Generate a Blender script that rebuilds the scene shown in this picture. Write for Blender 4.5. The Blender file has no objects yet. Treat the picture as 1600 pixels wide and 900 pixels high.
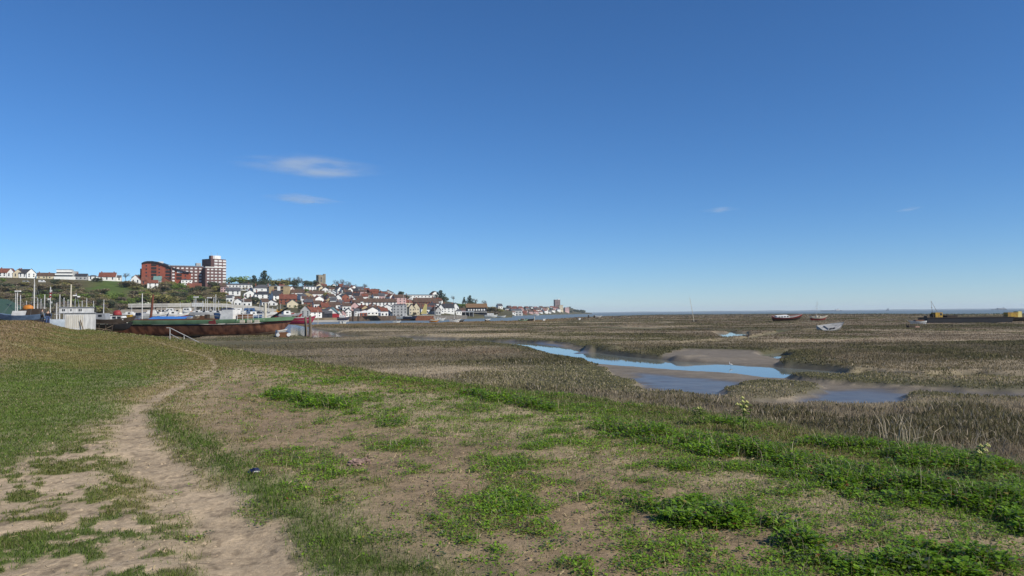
import bpy, bmesh, math, random
import numpy as np
from mathutils import Vector, Matrix, Euler

SC = bpy.context.scene
COL = SC.collection
R = math.radians
rnd = random.Random(7)
rng = np.random.default_rng(11)

# ------------------------------------------------------------------ camera
EYE = 1.65                      # eye height over the path on the sea wall (path is z = 0)
FPX = 1150.0                    # focal length in pixels of a 1600 px wide frame
cd = bpy.data.cameras.new('camera')
cam = bpy.data.objects.new('camera', cd)
COL.objects.link(cam)
cd.sensor_width = 36.0
cd.lens = FPX * 36.0 / 1600.0
cd.clip_start = 0.05
cd.clip_end = 60000
CM = Matrix.Translation((0, 0, EYE)) @ Matrix.Rotation(R(90 + 2.0), 4, 'X') @ Matrix.Rotation(R(-0.54), 4, 'Z')
cam.matrix_world = CM
SC.camera = cam
CR = np.array(CM.to_3x3())

# ------------------------------------------------------------------ world, sun, exposure
SUN_EL, SUN_AZ = 38.0, 122.0     # degrees; azimuth from the view axis (+Y) towards +X
w = bpy.data.worlds.new('World')
SC.world = w
w.use_nodes = True
nt = w.node_tree
bg = nt.nodes['Background']
sky = nt.nodes.new('ShaderNodeTexSky')
sky.sky_type = 'NISHITA'
sky.sun_disc = False
sky.sun_elevation = R(SUN_EL)
sky.sun_rotation = R(SUN_AZ)
sky.air_density = 1.0
sky.dust_density = 0.0
sky.ozone_density = 10.0
sky.altitude = 1300
hs = nt.nodes.new('ShaderNodeHueSaturation')
hs.inputs['Saturation'].default_value = 1.07
nt.links.new(sky.outputs[0], hs.inputs['Color'])
nt.links.new(hs.outputs[0], bg.inputs[0])
bg.inputs[1].default_value = 0.116
sd = bpy.data.lights.new('sun', 'SUN')
sd.energy = 5.0
sd.angle = R(0.5)
sd.color = (1.0, 0.94, 0.82)
sun = bpy.data.objects.new('sun', sd)
COL.objects.link(sun)
sdir = Vector((math.sin(R(SUN_AZ)) * math.cos(R(SUN_EL)), math.cos(R(SUN_AZ)) * math.cos(R(SUN_EL)), math.sin(R(SUN_EL))))
sun.rotation_euler = sdir.to_track_quat('Z', 'Y').to_euler()
sun.location = (60, 0, 60)
vs = SC.view_settings
vs.view_transform = 'Standard'
vs.look = 'None'
vs.gamma = 1
vs.use_curve_mapping = False
vs.exposure = 0.02
cy = SC.cycles
cy.max_bounces = 5
cy.diffuse_bounces = 2
cy.glossy_bounces = 2
cy.transmission_bounces = 2
cy.transparent_max_bounces = 6
cy.volume_bounces = 2
cy.use_denoising = True
cy.denoiser = 'OPENIMAGEDENOISE'
cy.denoising_input_passes = 'RGB_ALBEDO_NORMAL'
cy.denoising_prefilter = 'ACCURATE'
cy.sample_clamp_indirect = 4
cy.use_adaptive_sampling = True
cy.adaptive_threshold = 0.01
SC.render.film_transparent = False

# ------------------------------------------------------------------ the photograph's geometry, used to survey the place
def hor(px):
    return 490.1 - 0.00942 * (px - 800)

def at_plane(px, py, z=0.0):
    v = CR @ np.array([(px - 800) / FPX, (450 - py) / FPX, -1.0])
    t = (z - EYE) / v[2]
    return np.array([v[0] * t, v[1] * t])

def at_depth(px, py, Y):
    v = CR @ np.array([(px - 800) / FPX, (450 - py) / FPX, -1.0])
    t = Y / v[1]
    return Vector((v[0] * t, Y, EYE + v[2] * t))

def px_of(x, y):
    return 800 + FPX * x / np.maximum(y, 0.1)

# ------------------------------------------------------------------ numpy noise and masks
def _hash(ix, iy, s):
    h = (ix.astype(np.int64) * 374761393 + iy.astype(np.int64) * 668265263 + s * 1274126177) & 0x7fffffff
    h = ((h ^ (h >> 13)) * 1274126177) & 0x7fffffff
    h = (h ^ (h >> 16)) & 0xffff
    return h / 65535.0

def vnoise(x, y, s=0):
    fx, fy = np.floor(x), np.floor(y)
    tx, ty = x - fx, y - fy
    tx = tx * tx * (3 - 2 * tx)
    ty = ty * ty * (3 - 2 * ty)
    a = _hash(fx, fy, s); b = _hash(fx + 1, fy, s)
    c = _hash(fx, fy + 1, s); d = _hash(fx + 1, fy + 1, s)
    return (a * (1 - tx) + b * tx) * (1 - ty) + (c * (1 - tx) + d * tx) * ty

def fbm(x, y, sc, o=4, s=0):
    r = 0; a = 0.5; t = 0
    for i in range(o):
        r = r + a * vnoise(x * sc + 17.3 * i, y * sc - 9.1 * i, s + i)
        t += a; a *= 0.55; sc *= 2.03
    return r / t

def sstep(a, b, v):
    t = np.clip((v - a) / (b - a), 0, 1)
    return t * t * (3 - 2 * t)

def dpoly(x, y, pts):
    """distance to an open polyline, and the parameter (segment index + fraction) of the nearest point"""
    best = np.full(x.shape, 1e9); par = np.zeros(x.shape)
    for i in range(len(pts) - 1):
        ax, ay = pts[i]; bx, by = pts[i + 1]
        dx, dy = bx - ax, by - ay
        t = np.clip(((x - ax) * dx + (y - ay) * dy) / (dx * dx + dy * dy + 1e-9), 0, 1)
        d = np.hypot(x - ax - t * dx, y - ay - t * dy)
        m = d < best
        best = np.where(m, d, best); par = np.where(m, i + t, par)
    return best, par

def sdf(x, y, pts):
    """signed distance to a closed polygon, negative inside"""
    d, _ = dpoly(x, y, list(pts) + [pts[0]])
    ins = np.zeros(x.shape, bool)
    n = len(pts)
    for i in range(n):
        ax, ay = pts[i]; bx, by = pts[(i + 1) % n]
        c = ((ay > y) != (by > y)) & (x < (bx - ax) * (y - ay) / (by - ay + 1e-12) + ax)
        ins ^= c
    return np.where(ins, -d, d)

def P0(lst, z=0.0):
    return [tuple(at_plane(a, b, z)) for a, b in lst]

# ------------------------------------------------------------------ object helpers
def link(o):
    COL.objects.link(o); return o

def tag(o, label=None, cat=None, group=None, kind=None):
    if label: o['label'] = label
    if cat: o['category'] = cat
    if group: o['group'] = group
    if kind: o['kind'] = kind
    return o

def thing(name, label, cat, loc=(0, 0, 0), rz=0.0, group=None):
    o = bpy.data.objects.new(name, None)
    o.empty_display_size = 0.2
    link(o); o.location = loc; o.rotation_euler = (0, 0, rz)
    return tag(o, label, cat, group)

def copy_tree(o, parent=None):
    c = o.copy(); link(c)
    if parent is not None: c.parent = parent
    for ch in list(o.children): copy_tree(ch, c)
    return c

class MB:
    """collects shapes and links them as one mesh object"""
    def __init__(s): s.v = []; s.f = []
    def add(s, vs, fs):
        b = len(s.v); s.v += [tuple(p) for p in vs]; s.f += [tuple(b + i for i in f) for f in fs]; return s
    def box(s, x0, y0, z0, x1, y1, z1, m=None):
        vs = [Vector(p) for p in ((x0, y0, z0), (x1, y0, z0), (x1, y1, z0), (x0, y1, z0), (x0, y0, z1), (x1, y0, z1), (x1, y1, z1), (x0, y1, z1))]
        if m: vs = [m @ p for p in vs]
        return s.add(vs, [(0, 3, 2, 1), (4, 5, 6, 7), (0, 1, 5, 4), (1, 2, 6, 5), (2, 3, 7, 6), (3, 0, 4, 7)])
    def tube(s, pts, rad, n=6):
        pts = [Vector(p) for p in pts]
        if not isinstance(rad, (list, tuple)): rad = [rad] * len(pts)
        rings = []
        for i, p in enumerate(pts):
            d = (pts[min(i + 1, len(pts) - 1)] - pts[max(i - 1, 0)]).normalized()
            a = d.orthogonal().normalized() if abs(d.z) < .99 else Vector((1, 0, 0))
            b = d.cross(a).normalized(); a = b.cross(d)
            rings.append([p + (a * math.cos(6.28318 * k / n) + b * math.sin(6.28318 * k / n)) * rad[i] for k in range(n)])
        vs = [p for r in rings for p in r]
        fs = [(i * n + k, i * n + (k + 1) % n, (i + 1) * n + (k + 1) % n, (i + 1) * n + k) for i in range(len(pts) - 1) for k in range(n)]
        fs += [tuple(range(n))[::-1], tuple((len(pts) - 1) * n + k for k in range(n))]
        return s.add(vs, fs)
    def prism(s, prof, y0, y1, m=None):
        """a profile in x,z extruded along y"""
        n = len(prof)
        vs = [Vector((x, y0, z)) for x, z in prof] + [Vector((x, y1, z)) for x, z in prof]
        if m: vs = [m @ p for p in vs]
        return s.add(vs, [tuple(range(n)), tuple(range(2 * n - 1, n - 1, -1))] + [(i, n + i, n + (i + 1) % n, (i + 1) % n) for i in range(n)])
    def blob(s, c, r, n=8, m=5, jit=0.0, rs=None):
        rs = rs or rnd
        vs = []; fs = []
        for i in range(1, m):
            th = math.pi * i / m
            for k in range(n):
                ph = 6.28318 * k / n
                q = 1 + jit * (rs.random() - .5)
                vs.append((c[0] + r[0] * math.sin(th) * math.cos(ph) * q, c[1] + r[1] * math.sin(th) * math.sin(ph) * q, c[2] + r[2] * math.cos(th) * q))
        vs += [(c[0], c[1], c[2] + r[2]), (c[0], c[1], c[2] - r[2])]
        a, b = len(vs) - 2, len(vs) - 1
        for i in range(m - 2):
            for k in range(n):
                fs.append((i * n + k, (i + 1) * n + k, (i + 1) * n + (k + 1) % n, i * n + (k + 1) % n))
        for k in range(n):
            fs.append((a, k, (k + 1) % n)); fs.append((b, (m - 2) * n + (k + 1) % n, (m - 2) * n + k))
        return s.add(vs, fs)
    def mesh(s, name, mat, smooth=False):
        me = bpy.data.meshes.new(name)
        me.from_pydata(s.v, [], s.f)
        me.validate(); me.update()
        bm = bmesh.new(); bm.from_mesh(me)
        bmesh.ops.recalc_face_normals(bm, faces=bm.faces); bm.to_mesh(me); bm.free()
        if mat: me.materials.append(mat)
        if smooth:
            me.polygons.foreach_set('use_smooth', [True] * len(me.polygons))
        return me
    def build(s, name, mat, parent=None, smooth=False, loc=None):
        o = bpy.data.objects.new(name, s.mesh(name, mat, smooth)); link(o)
        if parent is not None: o.parent = parent
        if loc is not None: o.location = loc
        return o

def part(name, me, parent, loc=(0, 0, 0), rz=0.0):
    o = bpy.data.objects.new(name, me); link(o); o.parent = parent; o.location = loc; o.rotation_euler = (0, 0, rz); return o

def tri_mesh(name, V, T, C, mat, extra=None):
    """big numpy triangle mesh: V (n,3), T (m,3), C (n,3) colours"""
    me = bpy.data.meshes.new(name)
    me.vertices.add(len(V)); me.vertices.foreach_set('co', np.ascontiguousarray(V, np.float32).ravel())
    me.loops.add(len(T) * 3); me.loops.foreach_set('vertex_index', np.ascontiguousarray(T, np.int32).ravel())
    me.polygons.add(len(T)); me.polygons.foreach_set('loop_start', np.arange(0, len(T) * 3, 3, dtype=np.int32))
    me.polygons.foreach_set('loop_total', np.full(len(T), 3, np.int32))
    me.update(calc_edges=True)
    a = me.attributes.new('col', 'FLOAT_COLOR', 'POINT')
    a.data.foreach_set('color', np.concatenate([C, np.ones((len(C), 1))], 1).astype(np.float32).ravel())
    for k, v in (extra or {}).items():
        e = me.attributes.new(k, 'FLOAT', 'POINT'); e.data.foreach_set('value', np.ascontiguousarray(v, np.float32))
    me.materials.append(mat)
    return me

# ------------------------------------------------------------------ materials
_M = {}
def mat(name, c, rough=0.7, var=0.25, scale=1.5, spec=0.3, metal=0.0, c2=None, stretch=(1, 1, 1), detail=5, bump=0.0, lo=.35, hi=.65):
    if name in _M: return _M[name]
    m = bpy.data.materials.new(name); m.use_nodes = True
    n = m.node_tree; b = n.nodes['Principled BSDF']
    b.inputs['Roughness'].default_value = rough
    b.inputs['Metallic'].default_value = metal
    b.inputs['Specular IOR Level'].default_value = spec
    tc = n.nodes.new('ShaderNodeTexCoord'); mp = n.nodes.new('ShaderNodeMapping')
    mp.inputs['Scale'].default_value = stretch
    nz = n.nodes.new('ShaderNodeTexNoise'); nz.inputs['Scale'].default_value = scale; nz.inputs['Detail'].default_value = detail
    rp = n.nodes.new('ShaderNodeValToRGB')
    if c2 is None: c2 = tuple(max(0, v * (1 - var)) for v in c)
    rp.color_ramp.elements[0].position = lo; rp.color_ramp.elements[1].position = hi
    rp.color_ramp.elements[0].color = (*c2, 1); rp.color_ramp.elements[1].color = (*c, 1)
    n.links.new(tc.outputs['Object'], mp.inputs[0]); n.links.new(mp.outputs[0], nz.inputs['Vector'])
    n.links.new(nz.outputs['Fac'], rp.inputs[0]); n.links.new(rp.outputs[0], b.inputs['Base Color'])
    if bump:
        bp = n.nodes.new('ShaderNodeBump'); bp.inputs['Strength'].default_value = bump; bp.inputs['Distance'].default_value = 0.05
        n.links.new(nz.outputs['Fac'], bp.inputs['Height']); n.links.new(bp.outputs[0], b.inputs['Normal'])
    _M[name] = m
    return m

def leaf_mat(name, trans=0.3, rough=0.6, spec=0.25):
    m = bpy.data.materials.new(name); m.use_nodes = True
    n = m.node_tree; b = n.nodes['Principled BSDF']; out = n.nodes['Material Output']
    a = n.nodes.new('ShaderNodeAttribute'); a.attribute_name = 'col'
    b.inputs['Roughness'].default_value = rough; b.inputs['Specular IOR Level'].default_value = spec
    t = n.nodes.new('ShaderNodeBsdfTranslucent'); mx = n.nodes.new('ShaderNodeMixShader'); mx.inputs[0].default_value = trans
    n.links.new(a.outputs['Color'], b.inputs['Base Color']); n.links.new(a.outputs['Color'], t.inputs['Color'])
    n.links.new(b.outputs[0], mx.inputs[1]); n.links.new(t.outputs[0], mx.inputs[2]); n.links.new(mx.outputs[0], out.inputs['Surface'])
    return m

def blades(x, y, z, h, wd, col, lean=0.5, tipcol=None, bend=0.5, ang=None):
    """tapered bent blades as numpy arrays: 5 vertices and 3 triangles each"""
    n = len(x)
    a = rng.uniform(0, 6.28318, n)                       # the way the flat side faces
    l = rng.uniform(0, 6.28318, n) if ang is None else ang
    ln = lean * rng.uniform(0.2, 1.0, n)
    wx, wy = np.cos(a) * wd / 2, np.sin(a) * wd / 2
    dx, dy = np.cos(l) * ln * h, np.sin(l) * ln * h
    V = np.zeros((n, 5, 3))
    V[:, 0] = np.stack([x - wx, y - wy, z - 0.01], 1); V[:, 1] = np.stack([x + wx, y + wy, z - 0.01], 1)
    mx, my, mz = x + dx * .5 * (1 - bend * .5), y + dy * .5 * (1 - bend * .5), z + h * .58
    V[:, 2] = np.stack([mx - wx * .75, my - wy * .75, mz], 1); V[:, 3] = np.stack([mx + wx * .75, my + wy * .75, mz], 1)
    V[:, 4] = np.stack([x + dx, y + dy, z + h * np.sqrt(np.maximum(0.05, 1 - (ln * .8) ** 2))], 1)
    b = (np.arange(n) * 5)[:, None]
    T = np.concatenate([b + np.array([0, 1, 3]), b + np.array([0, 3, 2]), b + np.array([2, 3, 4])], 0)
    C = np.repeat(col[:, None, :], 5, 1)
    if tipcol is not None: C[:, 4] = tipcol
    return V.reshape(-1, 3), T, C.reshape(-1, 3)

def stuff(name, chunks, mat_, label, cat):
    Vs, Ts, Cs = [], [], []; b = 0
    for V, T, C in chunks:
        Vs.append(V); Ts.append(T + b); Cs.append(C); b += len(V)
    o = bpy.data.objects.new(name, tri_mesh(name, np.concatenate(Vs), np.concatenate(Ts), np.concatenate(Cs), mat_))
    link(o)
    return tag(o, label, cat, None, 'stuff')

# ================================================================== THE GROUND
MARSH, MUDZ, WATER = -1.70, -2.02, -2.09
EDGE = [(13.5, -8), (10.5, -1), (7.6, 4), (5.4, 7.7), (2.7, 12.6), (-3.5, 20.4), (-14.5, 37), (-24, 53), (-55, 96), (-75, 130), (-140, 230)]
PATH = P0([(455, 1050), (415, 900), (335, 800), (245, 725), (207, 670), (216, 635), (262, 610), (318, 585), (337, 570), (326, 556), (270, 540), (215, 527), (180, 519)])
FLAT = P0([(640, 530), (730, 532), (800, 533), (880, 538), (925, 551), (950, 556), (1000, 562), (1036, 564), (1048, 553), (1075, 549), (1180, 552), (1226, 556), (1224, 572), (1236, 586),
           (1250, 597), (1350, 606), (1480, 613), (1600, 618), (1900, 628), (1900, 655), (1600, 634), (1500, 626), (1420, 625), (1404, 642), (1350, 642), (1300, 641),
           (1215, 640), (1190, 636), (1300, 617), (1285, 608), (1200, 602), (1160, 604), (1120, 626), (1050, 622), (1000, 622), (990, 606), (955, 592), (925, 572), (890, 556), (830, 545), (760, 538), (650, 534)], MUDZ)
LILAC = [P0(q, MUDZ) for q in ([(975, 588), (1000, 584), (1060, 588), (1120, 594), (1250, 600), (1300, 612), (1180, 640), (1060, 640), (1000, 615)], [(1215, 618), (1300, 609), (1400, 608), (1460, 618), (1420, 650), (1200, 655)], [(640, 525), (730, 530), (850, 534), (885, 541), (840, 547), (740, 538)], [(1380, 607), (1600, 611), (1800, 630), (1800, 650), (1500, 632)])]
CHAN = P0([(600, 527), (742, 534), (800, 536), (862, 546), (930, 559), (1000, 567), (1100, 574), (1180, 579), (1240, 584), (1262, 590)], WATER)
CREEKW = P0([(440, 508), (455, 512), (466, 517), (486, 523), (505, 527.5), (560, 528)], WATER)
POOLS = [P0(q, MUDZ) for q in ([(1112, 520), (1166, 519.5), (1170, 527), (1132, 529)], [(1188, 553), (1238, 556), (1232, 561), (1196, 558)],
                               [(470, 526), (530, 526.5), (560, 529.5), (500, 530)])]
SMALL = [P0(q, -1.9) for q in ([(440, 519), (520, 522), (580, 524), (640, 527), (700, 529), (760, 531)], [(900, 507), (1010, 511), (1090, 514), (1180, 521), (1300, 519)],
                               [(1050, 538), (1110, 534), (1165, 529), (1230, 517), (1300, 513)], [(1170, 553), (1260, 547), (1350, 545), (1440, 541), (1600, 545), (1800, 550)],
                               [(1236, 586), (1290, 588), (1360, 584), (1450, 590), (1530, 588), (1700, 596)], [(1400, 500), (1450, 503), (1600, 506), (1800, 511)])]
MOUND = P0([(905, 549), (925, 545), (960, 548)], -1.9)
HUMP = P0([(1062, 560), (1085, 558)], -1.9)
BARE_L = P0([(-200, 760), (-260, 1150), (380, 1150), (375, 900), (310, 800), (240, 720), (195, 655), (130, 665), (70, 700), (0, 735)])
DIRT = P0([(330, 605), (300, 650), (345, 690), (440, 745), (520, 800), (640, 860), (760, 1000), (1700, 1200), (1900, 900), (1600, 850), (1300, 800), (1050, 740), (860, 690), (690, 665), (560, 640), (470, 610), (400, 590)])
TURF = P0([(222, 650), (245, 640), (300, 665), (360, 700), (430, 760), (520, 815), (620, 860), (760, 920), (820, 1100), (560, 1100), (500, 890), (430, 810), (370, 750), (290, 705)])
BAND_A = P0([(440, 615), (540, 640), (640, 668), (668, 676)])
BAND_B = P0([(720, 615), (800, 628), (880, 648), (960, 668), (1040, 684), (1130, 700), (1220, 722), (1320, 745), (1420, 765), (1520, 782), (1620, 805), (1900, 870)])
BAND_C = P0([(880, 610), (1000, 640), (1100, 657), (1200, 672), (1290, 690), (1400, 702), (1500, 728), (1620, 752), (1900, 820)])
BAND_D = P0([(1010, 782), (1110, 812), (1220, 842), (1330, 862), (1500, 880)])
BAND_E = P0([(560, 585), (640, 597), (740, 606), (850, 620)])

def edge_s(x, y):
    """signed distance to the edge of the sea wall, positive on the marsh side"""
    d, t = dpoly(x, y, EDGE)
    i = np.clip(t.astype(int), 0, len(EDGE) - 2)
    E = np.array(EDGE)
    a = E[i]; b = E[i + 1]
    c = (b[..., 0] - a[..., 0]) * (y - a[..., 1]) - (b[..., 1] - a[..., 1]) * (x - a[..., 0])
    return np.where(c < 0, d, -d)

AZ = np.array([-2.0, -0.42, -0.33, -0.28, -0.26, -0.1, 0.0, 0.04, 0.10, 0.2, 0.35, 0.6, 1.5])
FAR = np.array([330, 330, 330, 310, 310, 335, 360, 410, 620, 1050, 1000, 640, 600.])

def terrain(x, y):
    """height and masks of the ground at x, y (numpy arrays)"""
    s = edge_s(x, y) + 0.5 * (fbm(x, y, 0.7, 3, 5) - .5)
    az = x / np.maximum(y, 1)
    r = np.hypot(x, y)
    # wall: flat top, side falling to the marsh
    top = 0.05 * (fbm(x, y, 0.5, 3, 21) - .5) + 0.035 * (fbm(x, y, 2.5, 2, 22) - .5) + 0.016 * (fbm(x, y, 6.0, 2, 23) - .5)
    l = (x + 10) * -.859 + (y - 25) * -.512
    top = top + 1.28 * sstep(3.3, 9.5, l + 1.2 * (fbm(x, y, 0.25, 2, 3) - .5)) * sstep(11, 38, y) * (1 - sstep(97, 112, y))
    pd, pt = dpoly(x, y, PATH)
    top = top - 0.05 * sstep(0.6, 0.1, pd)
    marsh = MARSH + 0.22 * (fbm(x, y, 0.22, 4, 31) - .5) + 0.28 * (fbm(x, y, 0.9, 2, 33) - .5) * sstep(60, 14, r)
    tus = fbm(x, y, 0.10, 3, 41)
    marsh = marsh + 0.30 * (tus - .5)
    rg = 1 - np.abs(2 * fbm(x + .25 * y, y, 0.012, 3, 51) - 1)
    runnel = sstep(0.93, 0.985, rg) * sstep(60, 110, y)
    marsh = marsh - 0.3 * runnel
    jag = 1.6 * (fbm(x, y, 0.45, 3, 61) - .5)
    fl = sdf(x, y, FLAT)
    fl = np.where(r > 400, 50, fl)
    m_flat = sstep(0.55, -0.35, fl + jag)
    cd_, _ = dpoly(x, y, CHAN)
    chw = np.interp(y, [40, 46, 60, 75, 110], [2.0, 3.6, 3.4, 2.2, 2.8])
    m_ch = sstep(0.5, -0.9, cd_ - chw + .25 * jag)
    ck, _ = dpoly(x, y, CREEKW)
    m_ck = sstep(1.0, -1.5, ck - 5.5 + jag)
    m_pool = np.zeros(x.shape)
    for q in POOLS: m_pool = np.maximum(m_pool, sstep(0.5, -.5, sdf(x, y, q) + .6 * jag))
    m_sm = np.zeros(x.shape)
    for q in SMALL:
        dd, _ = dpoly(x, y, q); m_sm = np.maximum(m_sm, sstep(1.6, 0.2, dd + jag - .1))
    mud = MUDZ + 0.03 + 0.07 * (fbm(x, y, 0.09, 3, 71) - .5) + 0.05 * (fbm(x, y, 1.3, 3, 72) - .5)
    mud = mud + 0.16 * sstep(2.6, 0.6, sdf(x, y, P0([(1050, 555), (1080, 549), (1180, 551), (1222, 556), (1150, 562), (1060, 565)], -2.1)))
    z = marsh * (1 - m_flat) + mud * m_flat
    z = z - 0.55 * m_sm * (1 - m_flat)
    m_wet = np.maximum(np.maximum(m_ch, m_ck), m_pool)
    z = z * (1 - m_wet) + (WATER - .3) * m_wet
    z = np.where(m_pool > 0, np.maximum(z, np.where(m_pool > 0, -2.56, z)), z)
    dm, _ = dpoly(x, y, MOUND); z = z + 0.35 * sstep(1.3, 0.3, dm)
    dm, _ = dpoly(x, y, HUMP); z = z + 0.15 * sstep(1.3, 0.3, dm)
    # boatyard land behind the wall on the left, firmer and a little higher
    yard = sstep(-0.295, -0.315, az) * sstep(150, 165, y)
    z = z * (1 - yard) + (-0.9 + 0.1 * (tus - .5)) * yard
    m_top = sstep(3.6, -0.2, s)
    inland = sstep(98, 120, y) * sstep(0.0, -6.0, s)
    top = top - 1.1 * inland
    z = z * (1 - m_top) + top * m_top
    # the estuary beyond the marsh
    far = np.interp(az, AZ, FAR)
    far = far * (1 + .10 * (fbm(az * 40 + 3, r * 0.004, 1.0, 3, 81) - .5))
    est = sstep(-14, 14, r - far) * (az > -0.283)
    z = z * (1 - est) + (-3.2) * est
    z = np.where(r > 3500, -6.0, z)
    return z, dict(s=s, l=l, pd=pd, pt=pt, top=m_top, flat=m_flat, wet=m_wet, sm=m_sm, run=runnel, tus=tus, est=est, yard=yard, r=r, az=az, fl=fl, inland=inland, ck=ck, far=far)

def lush(x, y, s, l, pd):
    """how the top of the wall is covered: grass, leafy plants, and their tones"""
    n1 = fbm(x, y, 0.8, 4, 101); n2 = fbm(x, y, 2.2, 4, 102); n3 = fbm(x, y, 0.22, 3, 103); n4 = fbm(x, y, 5.0, 3, 104); n5 = fbm(x, y, 1.4, 3, 108)
    fine = .5 * n2 + .5 * n4
    g = 0.80 + 0.5 * (n1 - .5)
    hw = np.interp(y, [3, 8, 14, 25, 80], [.34, .30, .16, .08, .13])
    pk = np.interp(y, [12, 26], [1, .35])
    path = sstep(hw + .18 * pk, hw - .16 * pk, pd + pk * (0.45 * (n2 - .5) + .2 * (n4 - .5)))
    path = path * np.interp(y, [12, 20], [1, .7])
    sb = sdf(x, y, BARE_L)
    bl = sstep(0.5, -0.7, sb + 1.6 * (n1 - .5))
    n6 = fbm(x, y, 4.4, 3, 109); n7 = fbm(x, y, 9.0, 2, 110)
    tuft = sstep(0.47, 0.575, .16 * n2 + .50 * n6 + .34 * n7 + .16 * (n5 - .5) + .035 * sstep(-1.0, .3, sb))
    g = g * (1 - bl) + (0.95 * tuft ** 1.3) * bl
    dr = sstep(0.5, -0.9, sdf(x, y, DIRT) + 1.5 * (n1 - .5) + .6 * (n4 - .5))
    g = g * (1 - dr) + (.10 + .75 * sstep(.55, .64, fine + .25 * (n1 - .5))) * dr
    tf = sstep(0.35, -0.35, sdf(x, y, TURF) + 1.1 * (n2 - .5) + .5 * (n4 - .5))
    g = np.maximum(g, tf * (.45 + .55 * sstep(.40, .52, fine + .3 * (n5 - .5))))
    right = sstep(-9.5, -4.5, s) * sstep(30, 20, y) * sstep(-6.5, -2.5, x + .25 * y)
    g = g * (1 - .68 * right * (1 - tf) * sstep(-.6, -2.2, s))
    g = g * (1 - path)
    # leafy plants: bands of tall ones and a scatter of small patches, thicker towards the edge of the wall
    a = np.zeros(x.shape); n1b = fbm(x, y, .5, 3, 107)
    for q, wd, k in ((BAND_A, .50, 1.), (BAND_B, .46, 1.), (BAND_C, .5, .9), (BAND_D, .30, .95), (BAND_E, .6, .7)):
        d, t = dpoly(x, y, q)
        ww = wd * 1.1 * sstep(.28, .60, n1b) + .08
        a = np.maximum(a, k * sstep(ww + .30, ww - .30, d + 1.5 * (n2 - .5)) * sstep(.38, .50, fine))
    th = np.interp(s, [-9, -6.5, -4, -1.5, .5], [.60, .512, .488, .468, .455])
    sc = sstep(th - .015, th + .035, .28 * n5 + .34 * n2 + .38 * n4)
    sc = sc * sstep(32, 20, y) * sstep(-2.4, .8, x + .28 * y + 1.5 * (n1 - .5))
    a = np.maximum(a, (.40 + .30 * sstep(.5, .68, n5)) * sc)
    a = np.maximum(a, .09 * sstep(-8, -4, s) * sstep(26, 18, y))
    a = a * (1 - path) * (1 - .8 * tf)
    # tones: 0 green, 1 dry olive turf
    dry = sstep(.40, .60, n3 + .35 * (n1 - .5)) * .6 + sstep(14, 30, y) * .45 + .25 * bl
    dry = dry + .5 * sstep(1.2, .1, pd - hw) * sstep(9, 14, y) + .35 * right
    az_ = x / np.maximum(y, 1)
    dry = dry - .55 * sstep(-.44, -.58, az_ + .15 * (n1 - .5)) * sstep(32, 20, y) - .8 * tf
    heath = sstep(4.6, 7.5, l + 2.2 * (n1 - .5)) * sstep(17, 24, y)
    return g, np.clip(a, 0, 1), np.clip(dry, 0, 1), heath, dr, bl, path, n1, n2, n4

GREEN = np.array([.094, .148, .022]); OLIVE = np.array([.205, .165, .052]); STRAW = np.array([.40, .32, .18])
SOIL = np.array([.405, .31, .205]); DIRTC = np.array([.262, .190, .120]); HEATH = np.array([.21, .145, .072])

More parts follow.
